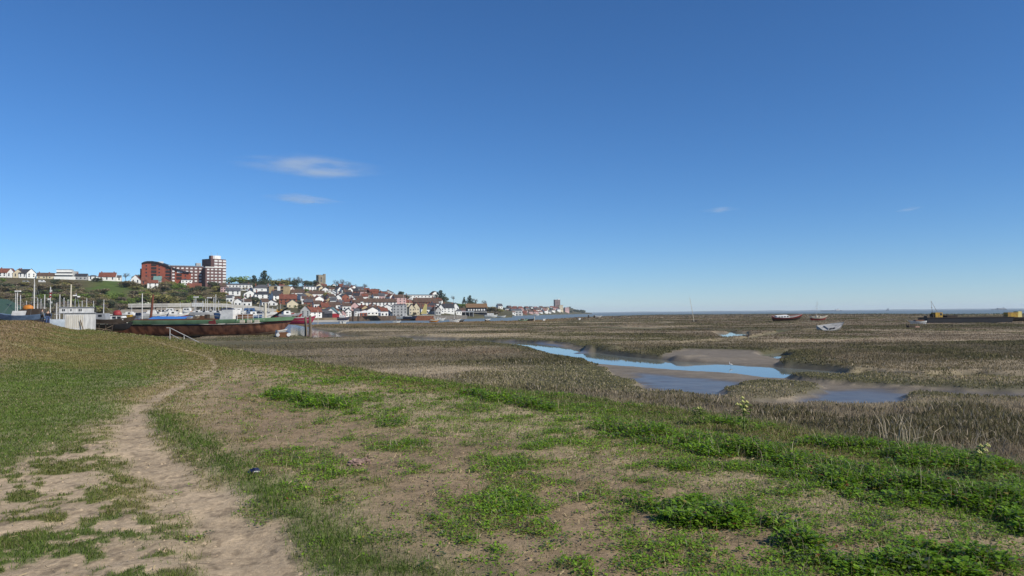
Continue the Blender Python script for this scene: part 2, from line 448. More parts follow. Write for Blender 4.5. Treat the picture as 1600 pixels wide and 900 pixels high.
def ground_colour(x, y, z, k):
    n = fbm(x, y, 1.7, 4, 201)[..., None]; nb = fbm(x, y, 0.05, 4, 202)[..., None]; nf = fbm(x, y, 9.0, 3, 203)[..., None]
    g, a, dry, heath, dr, bl, path, n1, n2, n4 = lush(x, y, k['s'], k['l'], k['pd'])
    sp = (sstep(.60, .70, fbm(x, y, 14.0, 2, 205)) * .35)[..., None]; nm = fbm(x, y, .6, 3, 206)[..., None]
    soil = SOIL * (.87 + .26 * nm) * (1 - sp) * (.82 + .36 * nf) * (1 - dr[..., None]) + DIRTC * (.75 + .5 * nf) * dr[..., None]
    thatch = (GREEN * .9 + .02) * (1 - dry[..., None]) + OLIVE * dry[..., None]
    thatch = thatch * (1 - heath[..., None]) + HEATH * heath[..., None]
    gg = np.clip(np.maximum(g, a * .8), 0, 1)[..., None] * .92
    wall = soil * (1 - gg) + thatch * (.8 + .4 * nf) * gg
    tan = np.array([.22, .178, .12]); dark = np.array([.085, .082, .046]); orange = np.array([.23, .155, .072])
    marsh = tan * (.72 + .56 * nb) * (.8 + .4 * n)
    pz = fbm(x * .5, y, .035, 4, 305); pw = fbm(x * .5, y, .05, 3, 306)
    marsh = marsh * (1 + .55 * sstep(.54, .66, pw) - .42 * sstep(.51, .60, pz))[..., None]
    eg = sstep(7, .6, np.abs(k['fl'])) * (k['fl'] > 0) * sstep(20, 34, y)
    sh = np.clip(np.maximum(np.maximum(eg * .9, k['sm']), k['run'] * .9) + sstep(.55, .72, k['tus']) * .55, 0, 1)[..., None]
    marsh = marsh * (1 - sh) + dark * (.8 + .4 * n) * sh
    fo = (sstep(.55, .95, k['r'] / np.maximum(k['far'], 1)) * (k['az'] < .16) * sstep(200, 260, k['r']))[..., None] * (.35 + .9 * nb)
    marsh = marsh * (1 - np.clip(fo, 0, 1)) + orange * np.clip(fo, 0, 1)
    gr = (sstep(.80, .92, k['r'] / np.maximum(k['far'], 1)) * sstep(.10, .2, k['az']))[..., None]
    marsh = marsh * (1 - gr * .75) + np.array([.062, .078, .032]) * gr * .75
    mud = np.array([.195, .165, .128]) * (.85 + .3 * n)
    m = np.clip(np.maximum(k['flat'], k['wet']), 0, 1)[..., None]
    c = marsh * (1 - m) + mud * m
    e = k['est'][..., None]
    c = c * (1 - e) + np.array([.16, .14, .11]) * e
    yd = k['yard'][..., None]
    c = c * (1 - yd) + np.array([.17, .14, .10]) * (.7 + .6 * n) * yd
    t = k['top'][..., None]
    c = c * (1 - t) + wall * t
    li = np.zeros(x.shape)
    for q in LILAC: li = np.maximum(li, sstep(1.2, -1.2, sdf(x, y, q) + 2.5 * (fbm(x, y * 2.0, .35, 3, 207) - .5)))
    wet = np.clip(np.maximum(k['flat'], k['wet']), 0, 1) * (1 - k['top']) * np.maximum(.2, np.maximum(li, k['wet']))
    c = c * (1 - .35 * wet[..., None])
    return c, wet

def fan_grid():
    r = np.concatenate([np.geomspace(2.2, 60, 620), np.geomspace(60, 1300, 330)[1:], np.geomspace(1300, 15900, 24)[1:]])
    a = np.concatenate([np.linspace(-80, -44, 60), np.linspace(-44, 44, 900)[1:], np.linspace(44, 80, 60)[1:]]) * math.pi / 180
    RR, AA = np.meshgrid(r, a, indexing='ij')
    return RR * np.sin(AA), RR * np.cos(AA) - 1.5

def build_ground():
    X, Y = fan_grid()
    nr, na = X.shape
    x, y = X.ravel(), Y.ravel()
    z, k = terrain(x, y)
    c, wet = ground_colour(x, y, z, k)
    i = np.arange(nr * na).reshape(nr, na)
    a, b, d, e = i[:-1, :-1].ravel(), i[1:, :-1].ravel(), i[1:, 1:].ravel(), i[:-1, 1:].ravel()
    T = np.concatenate([np.stack([a, d, b], 1), np.stack([a, e, d], 1)], 0)
    m = bpy.data.materials.new('ground'); m.use_nodes = True
    n = m.node_tree; p = n.nodes['Principled BSDF']
    at = n.nodes.new('ShaderNodeAttribute'); at.attribute_name = 'col'
    aw = n.nodes.new('ShaderNodeAttribute'); aw.attribute_name = 'wet'
    tc = n.nodes.new('ShaderNodeTexCoord')
    nz = n.nodes.new('ShaderNodeTexNoise'); nz.inputs['Scale'].default_value = 22; nz.inputs['Detail'].default_value = 8; nz.inputs['Roughness'].default_value = .7
    nz2 = n.nodes.new('ShaderNodeTexNoise'); nz2.inputs['Scale'].default_value = 0.9; nz2.inputs['Detail'].default_value = 10; nz2.inputs['Roughness'].default_value = .7
    for q in (nz, nz2): n.links.new(tc.outputs['Object'], q.inputs['Vector'])
    rm = n.nodes.new('ShaderNodeMapRange'); rm.inputs[1].default_value = .3; rm.inputs[2].default_value = .7; rm.inputs[3].default_value = .7; rm.inputs[4].default_value = 1.3
    n.links.new(nz.outputs['Fac'], rm.inputs[0])
    rm2 = n.nodes.new('ShaderNodeMapRange'); rm2.inputs[1].default_value = .3; rm2.inputs[2].default_value = .7; rm2.inputs[3].default_value = .75; rm2.inputs[4].default_value = 1.25
    n.links.new(nz2.outputs['Fac'], rm2.inputs[0])
    mu = n.nodes.new('ShaderNodeMath'); mu.operation = 'MULTIPLY'; n.links.new(rm.outputs[0], mu.inputs[0]); n.links.new(rm2.outputs[0], mu.inputs[1])
    vm = n.nodes.new('ShaderNodeVectorMath'); vm.operation = 'SCALE'; n.links.new(at.outputs['Color'], vm.inputs[0]); n.links.new(mu.outputs[0], vm.inputs['Scale'])
    n.links.new(vm.outputs[0], p.inputs['Base Color'])
    ro = n.nodes.new('ShaderNodeMapRange'); ro.inputs[3].default_value = .95; ro.inputs[4].default_value = .30
    n.links.new(aw.outputs['Fac'], ro.inputs[0]); n.links.new(ro.outputs[0], p.inputs['Roughness'])
    sp = n.nodes.new('ShaderNodeMapRange'); sp.inputs[3].default_value = .08; sp.inputs[4].default_value = .36
    n.links.new(aw.outputs['Fac'], sp.inputs[0]); n.links.new(sp.outputs[0], p.inputs['Specular IOR Level'])
    bp = n.nodes.new('ShaderNodeBump'); bp.inputs['Distance'].default_value = .03
    bs = n.nodes.new('ShaderNodeMapRange'); bs.inputs[3].default_value = .55; bs.inputs[4].default_value = .04
    bs.inputs[3].default_value = .6; n.links.new(aw.outputs['Fac'], bs.inputs[0]); n.links.new(bs.outputs[0], bp.inputs['Strength'])
    n.links.new(nz.outputs['Fac'], bp.inputs['Height']); n.links.new(bp.outputs[0], p.inputs['Normal'])
    me = tri_mesh('ground', np.stack([x, y, z], 1), T, c, m, {'wet': wet})
    me.polygons.foreach_set('use_smooth', [True] * len(me.polygons))
    o = bpy.data.objects.new('ground', me); link(o); tag(o, kind='structure')
    return o
build_ground()

def ground_z(x, y):
    z, _ = terrain(np.array([float(x)]), np.array([float(y)])); return float(z[0])

# ------------------------------------------------------------------ water
m = bpy.data.materials.new('water'); m.use_nodes = True
n = m.node_tree; p = n.nodes['Principled BSDF']
p.inputs['Base Color'].default_value = (.15, .17, .155, 1); p.inputs['Roughness'].default_value = .06; p.inputs['IOR'].default_value = 1.33; p.inputs['Specular IOR Level'].default_value = .38
tc = n.nodes.new('ShaderNodeTexCoord'); nz = n.nodes.new('ShaderNodeTexNoise'); nz.inputs['Scale'].default_value = .6; nz.inputs['Detail'].default_value = 4
mp = n.nodes.new('ShaderNodeMapping'); mp.inputs['Scale'].default_value = (.4, 1, 1)
bp = n.nodes.new('ShaderNodeBump'); bp.inputs['Strength'].default_value = .25; bp.inputs['Distance'].default_value = .08
cdn = n.nodes.new('ShaderNodeVectorMath'); cdn.operation = 'LENGTH'
mr = n.nodes.new('ShaderNodeMapRange'); mr.inputs[1].default_value = 150; mr.inputs[2].default_value = 420; mr.inputs[3].default_value = 0.02; mr.inputs[4].default_value = .9
rr = n.nodes.new('ShaderNodeMapRange'); rr.inputs[1].default_value = 150; rr.inputs[2].default_value = 420; rr.inputs[3].default_value = 0.04; rr.inputs[4].default_value = .38
n.links.new(tc.outputs['Object'], mp.inputs[0]); n.links.new(mp.outputs[0], nz.inputs['Vector']); n.links.new(nz.outputs['Fac'], bp.inputs['Height'])
n.links.new(tc.outputs['Object'], cdn.inputs[0]); n.links.new(cdn.outputs['Value'], mr.inputs[0]); n.links.new(cdn.outputs['Value'], rr.inputs[0])
n.links.new(mr.outputs[0], bp.inputs['Strength']); n.links.new(rr.outputs[0], p.inputs['Roughness']); n.links.new(bp.outputs[0], p.inputs['Normal'])
MAT_WATER = m
wm = MB(); wr = [(0, 0, 0)] + [(r_ * math.sin(a_), r_ * math.cos(a_), 0) for r_ in (30, 100, 400, 2000, 7000, 16000) for a_ in [i * 6.28318 / 48 for i in range(48)]]
fs = [(0, 1 + (i + 1) % 48, 1 + i) for i in range(48)] + [(1 + j * 48 + i, 1 + j * 48 + (i + 1) % 48, 1 + (j + 1) * 48 + (i + 1) % 48, 1 + (j + 1) * 48 + i) for j in range(5) for i in range(48)]
wm.add(wr, fs)
wo = wm.build('estuary_water', m, None, False, (0, 0, WATER)); tag(wo, kind='structure')

# ================================================================== GRASS, LEAFY PLANTS, STRAW, MARSH STEMS
LEAF = leaf_mat('leaf_blade', .3)
DRYL = leaf_mat('dry_stem', .35, .8, .1)

def scatter(n, y0, y1, pw=1.0, spread=.82, pad=2.0):
    """random ground points in a fan ahead, from depth y0 to y1"""
    u = rng.random(n)
    y = y0 + (y1 - y0) * u ** pw
    x = (rng.random(n) * 2 - 1) * (spread * y + pad)
    return x, y

def logscatter(n, y0, y1, spread=.86, pad=2.5):
    """random ground points ahead whose density falls off smoothly with distance"""
    y = y0 * np.exp(rng.random(n) * math.log(y1 / y0))
    return (rng.random(n) * 2 - 1) * (spread * y + pad), y

def build_turf():
    x, y = logscatter(2300000, 2.6, 110)
    s = edge_s(x, y)
    k = s < 1.6
    x, y, s = x[k], y[k], s[k]
    z, kk = terrain(x, y)
    g, a, dry, heath, dr, bl, path, n1, n2, n4 = lush(x, y, s, kk['l'], kk['pd'])
    edge = sstep(-1.6, 0.3, s)
    g = np.maximum(g * (1 - .5 * heath), edge * .85)
    keep = rng.random(len(x)) < np.clip(g, 0, 1) ** 1.2
    x, y, z, s, g, dry, heath, n1, n2, n4, edge, bl = [q[keep] for q in (x, y, z, s, g, dry, heath, n1, n2, n4, edge, bl)]
    n = len(x)
    h = (.028 + .0006 * y) * rng.uniform(.4, 1.5, n) * (.45 + .5 * n2 + .6 * n4) * (1 + 2.2 * edge * rng.random(n)) * (1 + .8 * heath)
    tf = sstep(.35, -.3, sdf(x, y, TURF)); h = h * (1 + .6 * tf)
    t = rng.random(n)[:, None]
    dd = np.clip((dry * (1 - .8 * tf) - .25 * tf)[:, None] * .85 + (t - .5) * .6 + .5 * (n4[:, None] - .5), 0, 1)
    c = GREEN * (.65 + .9 * n1[:, None]) * (1 - dd) + OLIVE * dd
    hv = heath[:, None] * (rng.random((n, 1)) < .8)
    c = c * (1 - hv) + HEATH * (.7 + .8 * t) * hv
    eg = (edge * .6)[:, None]
    c = c * (1 - eg) + np.array([.14, .18, .045]) * eg
    st = (rng.random(n) < (.05 + .14 * edge + .18 * dry) * (1 - .7 * tf))[:, None]
    c = np.where(st, STRAW * (.5 + .5 * t), c * (.72 + .56 * rng.random((n, 1))))
    w_ = np.maximum(.0032, .00075 * y) * rng.uniform(.6, 1.3, n)
    stuff('grass', [blades(x, y, z, h, w_, c, 1.5, None, .7)], LEAF, 'short patchy green and olive turf on top of the sea wall', 'grass')

def leaflets(px, py, pz, sz, tilt, az, col):
    """small folded oval leaves: 6 vertices, 4 triangles"""
    n = len(px)
    u = np.stack([np.cos(az) * np.cos(tilt), np.sin(az) * np.cos(tilt), np.sin(tilt)], 1)
    v = np.stack([-np.sin(az), np.cos(az), np.zeros(n)], 1)
    w_ = np.cross(u, v)
    P = np.stack([px, py, pz], 1); s = sz[:, None]
    V = np.stack([P, P + u * s * .38 + v * s * .36 - w_ * s * .05, P + u * s * .45 + w_ * s * .1, P + u * s * .38 - v * s * .36 - w_ * s * .05, P + u * s * 1.0 - w_ * s * .12, P + u * s * .75 + v * s * .22 - w_ * s * .08], 1)
    b = (np.arange(n) * 6)[:, None]
    T = np.concatenate([b + np.array([0, 2, 1]), b + np.array([0, 3, 2]), b + np.array([1, 2, 5]), b + np.array([2, 4, 5]), b + np.array([2, 3, 4])], 0)
    C = np.repeat(col[:, None, :], 6, 1) * (.85 + .3 * rng.random((n, 6, 1)))
    return V.reshape(-1, 3), T, C.reshape(-1, 3)

def small_leaves(px, py, pz, sz, tilt, az, col):
    """folded rhombic leaves: 4 vertices, 2 triangles"""
    n = len(px)
    u = np.stack([np.cos(az) * np.cos(tilt), np.sin(az) * np.cos(tilt), np.sin(tilt)], 1)
    v = np.stack([-np.sin(az), np.cos(az), np.zeros(n)], 1); w_ = np.cross(u, v)
    P = np.stack([px, py, pz], 1); s = sz[:, None]
    V = np.stack([P, P + u * s * .5 + v * s * .42 + w_ * s * .10, P + u * s * 1.0 - w_ * s * .08, P + u * s * .5 - v * s * .42 + w_ * s * .10], 1)
    b = (np.arange(n) * 4)[:, None]
    T = np.concatenate([b + np.array([0, 2, 1]), b + np.array([0, 3, 2])], 0)
    C = np.repeat(col[:, None, :], 4, 1) * (.9 + .2 * rng.random((n, 4, 1)))
    return V.reshape(-1, 3), T, C.reshape(-1, 3)

def build_leafy():
    x, y = logscatter(420000, 2.8, 32)
    s = edge_s(x, y); k = (s < 1.3) & (x > -.46 * y - 1)
    x, y, s = x[k], y[k], s[k]
    z, kk = terrain(x, y)
    g, a, dry, heath, dr, bl, path, n1, n2, n4 = lush(x, y, s, kk['l'], kk['pd'])
    keep = rng.random(len(x)) < np.where(a > .55, a, a * .7) ** 1.1
    x, y, z, a, n1, n2, n4 = [q[keep] for q in (x, y, z, a, n1, n2, n4)]
    m = 7
    tone0 = rng.random(len(x)); kind = rng.random(len(x))
    x, y, z, a, n1, n2, n4, tone0, kind = [np.repeat(q, m) for q in (x, y, z, a, n1, n2, n4, tone0, kind)]
    n = len(x)
    tall = sstep(.6, 1, a)
    hgt = .012 + .035 * n4 + tall * .15 * np.clip(.2 + 2.2 * (n2 - .3), .1, 1.6)
    q = rng.random(n)
    rad = rng.random(n) ** .5 * (.05 + .05 * tall)
    an = rng.uniform(0, 6.283, n)
    lx, ly, lz = x + np.cos(an) * rad, y + np.sin(an) * rad, z + hgt * (.2 + .8 * q) * (1 - .3 * (rad / .1) ** 2)
    sz = (.021 + .016 * tall) * rng.uniform(.55, 1.45, n) * np.maximum(1, .09 * y)
    tone = np.clip(tone0 * .7 + .3 * rng.random(n) - .15 * tall, 0, 1)[:, None]
    c = np.array([.105, .230, .012]) * (1 - tone) + np.array([.270, .420, .036]) * tone
    c = c * (.72 + .55 * n1[:, None])
    gl = (kind < .12)[:, None]; c = np.where(gl, np.array([.095, .125, .065]) * (.8 + .4 * tone), c)
    yl = (rng.random((n, 1)) < .025); c = np.where(yl, np.array([.30, .23, .05]), c)
    rd_ = (rng.random((n, 1)) < .012); c = np.where(rd_, np.array([.20, .07, .03]), c)
    # thin stems and dead grass standing among the leaves
    ii = rng.integers(0, n, 38000); sx, sy, sz_ = x[ii] + rng.normal(0, .08, len(ii)), y[ii] + rng.normal(0, .08, len(ii)), z[ii]
    sc_ = np.where(rng.random((len(ii), 1)) < .35, STRAW * rng.uniform(.6, 1.1, (len(ii), 1)), np.array([.13, .20, .035]) * rng.uniform(.6, 1.3, (len(ii), 1)))
    stems = blades(sx, sy, sz_, (.03 + hgt[ii] * 1.1) * rng.uniform(.6, 1.6, len(ii)), np.maximum(.003, .0007 * sy), sc_, 1.0, None, .6)
    stuff('leafy_ground_cover', [stems, small_leaves(lx, ly, lz, sz, rng.uniform(-.3, .8, n), an + rng.normal(0, .7, n), c)], leaf_mat('glossy_leaf', .38, .42, .4), 'bright green low leafy plants spreading over bare brown earth', 'ground cover')

def build_straw():
    x, y = scatter(60000, 3.0, 18, .75)
    s = edge_s(x, y); k = s < .2
    x, y, s = x[k], y[k], s[k]
    z, kk = terrain(x, y)
    g, a, dry, heath, dr, bl, path, n1, n2, n4 = lush(x, y, s, kk['l'], kk['pd'])
    keep = rng.random(len(x)) < .12 + .55 * dr * sstep(.4, .6, n1)
    keep &= rng.random(len(x)) > path * .9
    x, y, z = x[keep], y[keep], z[keep]; n = len(x)
    c = STRAW * rng.uniform(.45, 1.5, (n, 1))
    a_ = rng.uniform(0, 6.283, n); L = rng.gamma(2.0, .013, n) + .01; w_ = rng.uniform(.001, .003, n) * (1 + .06 * y[:n])
    dx, dy = np.cos(a_) * L, np.sin(a_) * L; nx, ny = -np.sin(a_) * w_, np.cos(a_) * w_
    z0 = z + rng.uniform(.006, .02, n); z1 = z + rng.uniform(.006, .035, n)
    V = np.stack([np.stack([x - nx, y - ny, z0], 1), np.stack([x + nx, y + ny, z0 + .003], 1), np.stack([x + dx + nx, y + dy + ny, z1 + .003], 1), np.stack([x + dx - nx, y + dy - ny, z1], 1)], 1).reshape(-1, 3)
    b = (np.arange(n) * 4)[:, None]
    T = np.concatenate([b + np.array([0, 1, 2]), b + np.array([0, 2, 3])], 0)
    stuff('straw_litter', [(V, T, np.repeat(c, 4, 0))], DRYL, 'pale broken straw and dead stems strewn over the bare earth', 'straw')
    # clods and stones
    x, y = scatter(26000, 3.0, 15, .75)
    s = edge_s(x, y); k = s < .1
    x, y, s = x[k], y[k], s[k]
    z, kk = terrain(x, y)
    g, a, dry, heath, dr, bl, path, n1, n2, n4 = lush(x, y, s, kk['l'], kk['pd'])
    keep = rng.random(len(x)) < .5 * (1 - np.clip(g, 0, 1)) * (1 - .5 * path)
    x, y, z, dr = [q[keep] for q in (x, y, z, dr)]; n = len(x)
    sz = rng.gamma(1.6, .0042, n) + .003
    an = rng.uniform(0, 6.283, n)
    V = []
    for k_ in range(5):
        rr_ = sz * rng.uniform(.7, 1.3, n); V.append(np.stack([x + np.cos(an + k_ * 1.2566) * rr_, y + np.sin(an + k_ * 1.2566) * rr_, z - .002 + 0 * x], 1))
    V.append(np.stack([x + sz * rng.normal(0, .2, n), y + sz * rng.normal(0, .2, n), z + sz * rng.uniform(.5, .95, n)], 1))
    V = np.stack(V, 1).reshape(-1, 3); b = (np.arange(n) * 6)[:, None]
    T = np.concatenate([b + np.array([i, (i + 1) % 5, 5]) for i in range(5)], 0)
    c = (SOIL * (1 - dr[:, None]) + DIRTC * dr[:, None]) * rng.uniform(.6, 1.25, (n, 1))
    stuff('clods', [(V, T, np.repeat(c, 6, 0))], leaf_mat('clod', 0, .95, .05), 'small crumbs of dry earth lying along the worn ground', 'earth')

def build_marsh():
    tan = np.array([.305, .242, .158]); grey = np.array([.245, .205, .146]); olive = np.array([.135, .122, .060]); red = np.array([.225, .152, .095])
    x, y = logscatter(1500000, 8, 420, .9, 3)
    s = edge_s(x, y); k = s > .4
    x, y, s = x[k], y[k], s[k]
    z, kk = terrain(x, y)
    clump = fbm(x, y, .55, 3, 301); c2 = fbm(x, y, 1.6, 2, 302)
    ok = (kk['flat'] < .35) & (kk['wet'] < .2) & (kk['est'] < .15) & (kk['yard'] < .3) & (z > MUDZ + .12)
    shore = sstep(4.5, .3, kk['fl'] + 3 * (clump - .5)) * sstep(26, 36, y)
    purs_shade = np.clip(np.maximum(np.maximum(shore, kk['sm'] * .9), sstep(.52, .66, kk['tus'] + .3 * (clump - .5)) * .7), 0, 1)  # purslane, plus stems darkened along small creeks to paint their shaded edges
    keep = ok & (rng.random(len(x)) < .30 + 1.0 * np.clip(.6 * clump + .4 * c2 - .2, 0, 1) + .4 * purs_shade)
    x, y, z, s, clump, c2, purs_shade, sm = [q[keep] for q in (x, y, z, s, clump, c2, purs_shade, kk['sm'])]
    far_, az_, r_, fl_ = [kk[q][keep] for q in ('far', 'az', 'r', 'fl')]
    n = len(x); t = rng.random((n, 1)); big = fbm(x, y, .04, 3, 303)[:, None]
    isP = rng.random(n) < purs_shade
    hh = np.interp(y, [8, 20, 40, 90, 200, 420], [.26, .19, .12, .10, .13, .18])
    near_shore = np.where(fl_ > 0, sstep(0, 3.0, fl_), 1); 
    h = hh * rng.uniform(.35, 1.3, n) * (.35 + .8 * clump + .5 * c2) * sstep(.2, 2.2, s + .8) * (.55 + .45 * near_shore)
    c = tan * (1 - t) + grey * t
    rb = .55 * sstep(.48, .68, big); c = c * (1 - rb) + red * rb
    rd = (sstep(.05, .30, az_) * sstep(55, 85, y) * .7)[:, None]; c = c * (1 - rd) + np.array([.20, .145, .098]) * rd
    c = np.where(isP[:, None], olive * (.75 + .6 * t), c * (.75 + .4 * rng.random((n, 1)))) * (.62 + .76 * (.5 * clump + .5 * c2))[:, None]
    pz = fbm(x * .5, y, .035, 4, 305); pw = fbm(x * .5, y, .05, 3, 306)
    c = c * (1 + .55 * sstep(.54, .66, pw))[:, None]; dk = (sstep(.51, .59, pz) * .65)[:, None]; c = c * (1 - dk) + olive * (.7 + .6 * t) * dk; h = h * (1 + .5 * dk[:, 0] - .35 * sstep(.56, .68, pw))
    fo = np.clip((sstep(.5, .95, r_ / far_) * (az_ < .16) * sstep(200, 260, r_))[:, None] * (.3 + .9 * big), 0, 1)
    c = c * (1 - fo) + np.array([.28, .185, .085]) * fo
    gr = (sstep(.82, .94, r_ / far_) * sstep(.10, .2, az_))[:, None]
    c = c * (1 - .8 * gr) + np.array([.09, .115, .045]) * .8 * gr
    pale = (rng.random(n) < .05) & (y < 50)
    c = np.where(pale[:, None], np.array([.42, .35, .25]), c)
    h = np.where(pale, h * 1.35, h)
    wdt = np.where(isP, 1.7, 1) * np.maximum(.0045, .00085 * y) * rng.uniform(.6, 1.3, n)
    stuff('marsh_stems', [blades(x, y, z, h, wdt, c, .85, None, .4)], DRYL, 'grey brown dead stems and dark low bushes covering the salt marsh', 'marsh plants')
    # the far salt marsh, as low tussocks
    x, y = scatter(60000, 400, 1050, .8, .86, 3)
    z, kk = terrain(x, y); k = (kk['est'] < .15) & (kk['yard'] < .3) & (edge_s(x, y) > 5)
    x, y, z, far_, az_, r_ = [q[k] for q in (x, y, z, kk['far'], kk['az'], kk['r'])]; n = len(x)
    gr = (sstep(.78, .94, r_ / far_) * sstep(.10, .2, az_))[:, None]
    c = (np.array([.22, .17, .11]) * (1 - gr) + np.array([.085, .11, .045]) * gr) * rng.uniform(.7, 1.2, (n, 1))
    stuff('far_marsh_tussocks', [blades(x, y, z, rng.uniform(.2, .6, n), rng.uniform(.5, 1.1, n), c, .4, None, .3)], DRYL, 'brown and green tussocks along the far edge of the salt marsh', 'marsh plants')

build_turf(); build_leafy(); build_straw(); build_marsh()

# ================================================================== THE HILL AND THE TOWN
HPX = np.array([-500, -200, 0, 150, 230, 300, 350, 400, 450, 500, 550, 600, 650, 690, 720, 760, 800.])
HCY = np.array([436, 436, 433, 438, 441, 443, 447, 447, 447, 448, 452, 459, 466, 469, 475, 479, 486.])
HDF = np.array([330, 350, 380, 390, 395, 400, 410, 420, 440, 460, 475, 490, 510, 530, 560, 640, 720.])
HDC = np.array([620, 620, 640, 660, 690, 720, 740, 755, 770, 780, 790, 795, 790, 780, 770, 800, 850.])
FPXS = np.array([730, 760, 790, 820, 850, 870, 885, 900, 912, 925])
FCY = np.array([484, 480.5, 480.5, 481.5, 481.5, 481, 481, 483.5, 487.5, 489.5])
FDF = np.array([900, 1000, 1150, 1400, 1750, 2000, 2200, 2400, 2550, 2600.])
FDC = np.array([1150, 1250, 1450, 1750, 2100, 2350, 2500, 2650, 2700, 2720.])

def surf_z(px, t, far=False):
    A = (FPXS, FCY, FDF, FDC) if far else (HPX, HCY, HDF, HDC)
    cy_, df, dc = (np.interp(px, A[0], q) for q in A[1:])
    D = df + (dc - df) * t
    zc = EYE + (hor(px) - cy_) / FPX * dc
    zf = -0.6
    tt = np.minimum(t, 1)
    z = zf + (zc - zf) * (0.35 * tt + .65 * tt * tt * (3 - 2 * tt)) - 14 * np.maximum(t - 1, 0) - 3.0 * np.maximum(0.04 - t, 0) / .04
    return D, z

def on_hill(px, py, far=False):
    t = np.linspace(.03, 1.0, 300)
    D, z = surf_z(np.full(300, float(px)), t, far)
    yy = hor(px) - (z - EYE) / D * FPX
    i = int(np.argmin(np.abs(yy - py)))
    return Vector(((px - 800) / FPX * D[i], D[i], z[i]))

def hill_mesh(name, far):
    A = FPXS if far else HPX
    px = np.linspace(A[0], A[-1], 90 if far else 200); t = np.concatenate([[-.06, 0, .02], np.linspace(.04, 1, 50), [1.1, 1.3, 1.7]])
    PX, TT = np.meshgrid(px, t, indexing='ij')
    D, z = surf_z(PX, TT, far)
    x = (PX - 800) / FPX * D
    z = z + (fbm(x, D, .03, 3, 401) - .5) * 2.5 * sstep(0, .2, TT) * (1 - sstep(.85, 1, TT))
    i = np.arange(PX.size).reshape(PX.shape)
    a, b, d, e = i[:-1, :-1].ravel(), i[1:, :-1].ravel(), i[1:, 1:].ravel(), i[:-1, 1:].ravel()
    T = np.concatenate([np.stack([a, b, d], 1), np.stack([a, d, e], 1)], 0)
    x, y, z = x.ravel(), D.ravel(), z.ravel()
    n1 = fbm(x, y, .02, 4, 411)[:, None]; n2 = fbm(x, y, .15, 4, 412)[:, None]
    gp = np.exp(-((PX.ravel() - 172) / 30) ** 2) * sstep(.25, .5, TT.ravel())
    gp = np.clip(gp + .5 * sstep(.55, .65, n1[:, 0]), 0, 1)[:, None]
    c = np.array([.085, .125, .032]) * gp + np.array([.105, .088, .048]) * (1 - gp)
    town = sstep(330, 380, PX.ravel())[:, None]
    c = (c * (1 - town) + np.array([.085, .08, .05]) * town) * (.6 + .8 * n2)
    m = leaf_mat(name + '_soil', 0, .95, .05)
    me = tri_mesh(name, np.stack([x, y, z], 1), T, c, m)
    me.polygons.foreach_set('use_smooth', [True] * len(me.polygons))
    o = link(bpy.data.objects.new(name, me)); tag(o, kind='structure')
hill_mesh('hillside_terrain', False); hill_mesh('headland_terrain', True)
# low land on the far side of the estuary
mb = MB()
prof = [(-2000 + i * 350, 5 + 9 * rnd.random()) for i in range(48)]
for i in range(47):
    (x0, h0), (x1, h1) = prof[i], prof[i + 1]
    mb.add([(x0, 13800, -6), (x1, 13800, -6), (x1, 14000, h1 + 6), (x0, 14000, h0 + 6), (x0, 15000, -6), (x1, 15000, -6)], [(0, 1, 2, 3), (3, 2, 5, 4)])
tag(mb.build('far_shore_land', mat('far_land', (.06, .07, .05), .9)), kind='structure')

# ---- shared house materials
WH = mat('white_render', (.80, .79, .75), .7, .12, .3); CRM = mat('cream_render', (.62, .54, .38), .75, .15, .3)
GRY = mat('grey_render', (.40, .40, .39), .8, .2, .3); BRK = mat('red_brick', (.27, .095, .06), .85, .3, .8)
PNK = mat('pink_render', (.55, .36, .34), .8, .15, .3); TANB = mat('tan_brick', (.42, .32, .18), .8, .2, .5)
RRED = mat('red_tile', (.20, .070, .045), .85, .35, .6); RBRN = mat('brown_tile', (.115, .072, .052), .85, .35, .6)
RGRY = mat('grey_slate', (.10, .10, .11), .7, .3, .6); RDRK = mat('dark_slate', (.045, .045, .052), .65, .3, .6)
GLS = mat('window_glass', (.03, .035, .045), .15, .3, 2, .5)
WALLS = {'white': WH, 'cream': CRM, 'grey': GRY, 'brick': BRK, 'pink': PNK, 'tan': TANB}
ROOFS = {'red': RRED, 'brown': RBRN, 'grey': RGRY, 'dark': RDRK}
_box = {}
def box_me(name, sx, sy, sz, m):
    k = (name, sx, sy, sz, m.name)
    if k not in _box:
        _box[k] = MB().box(-sx / 2, -sy / 2, -sz / 2, sx / 2, sy / 2, sz / 2).mesh(name, m)
    return _box[k]

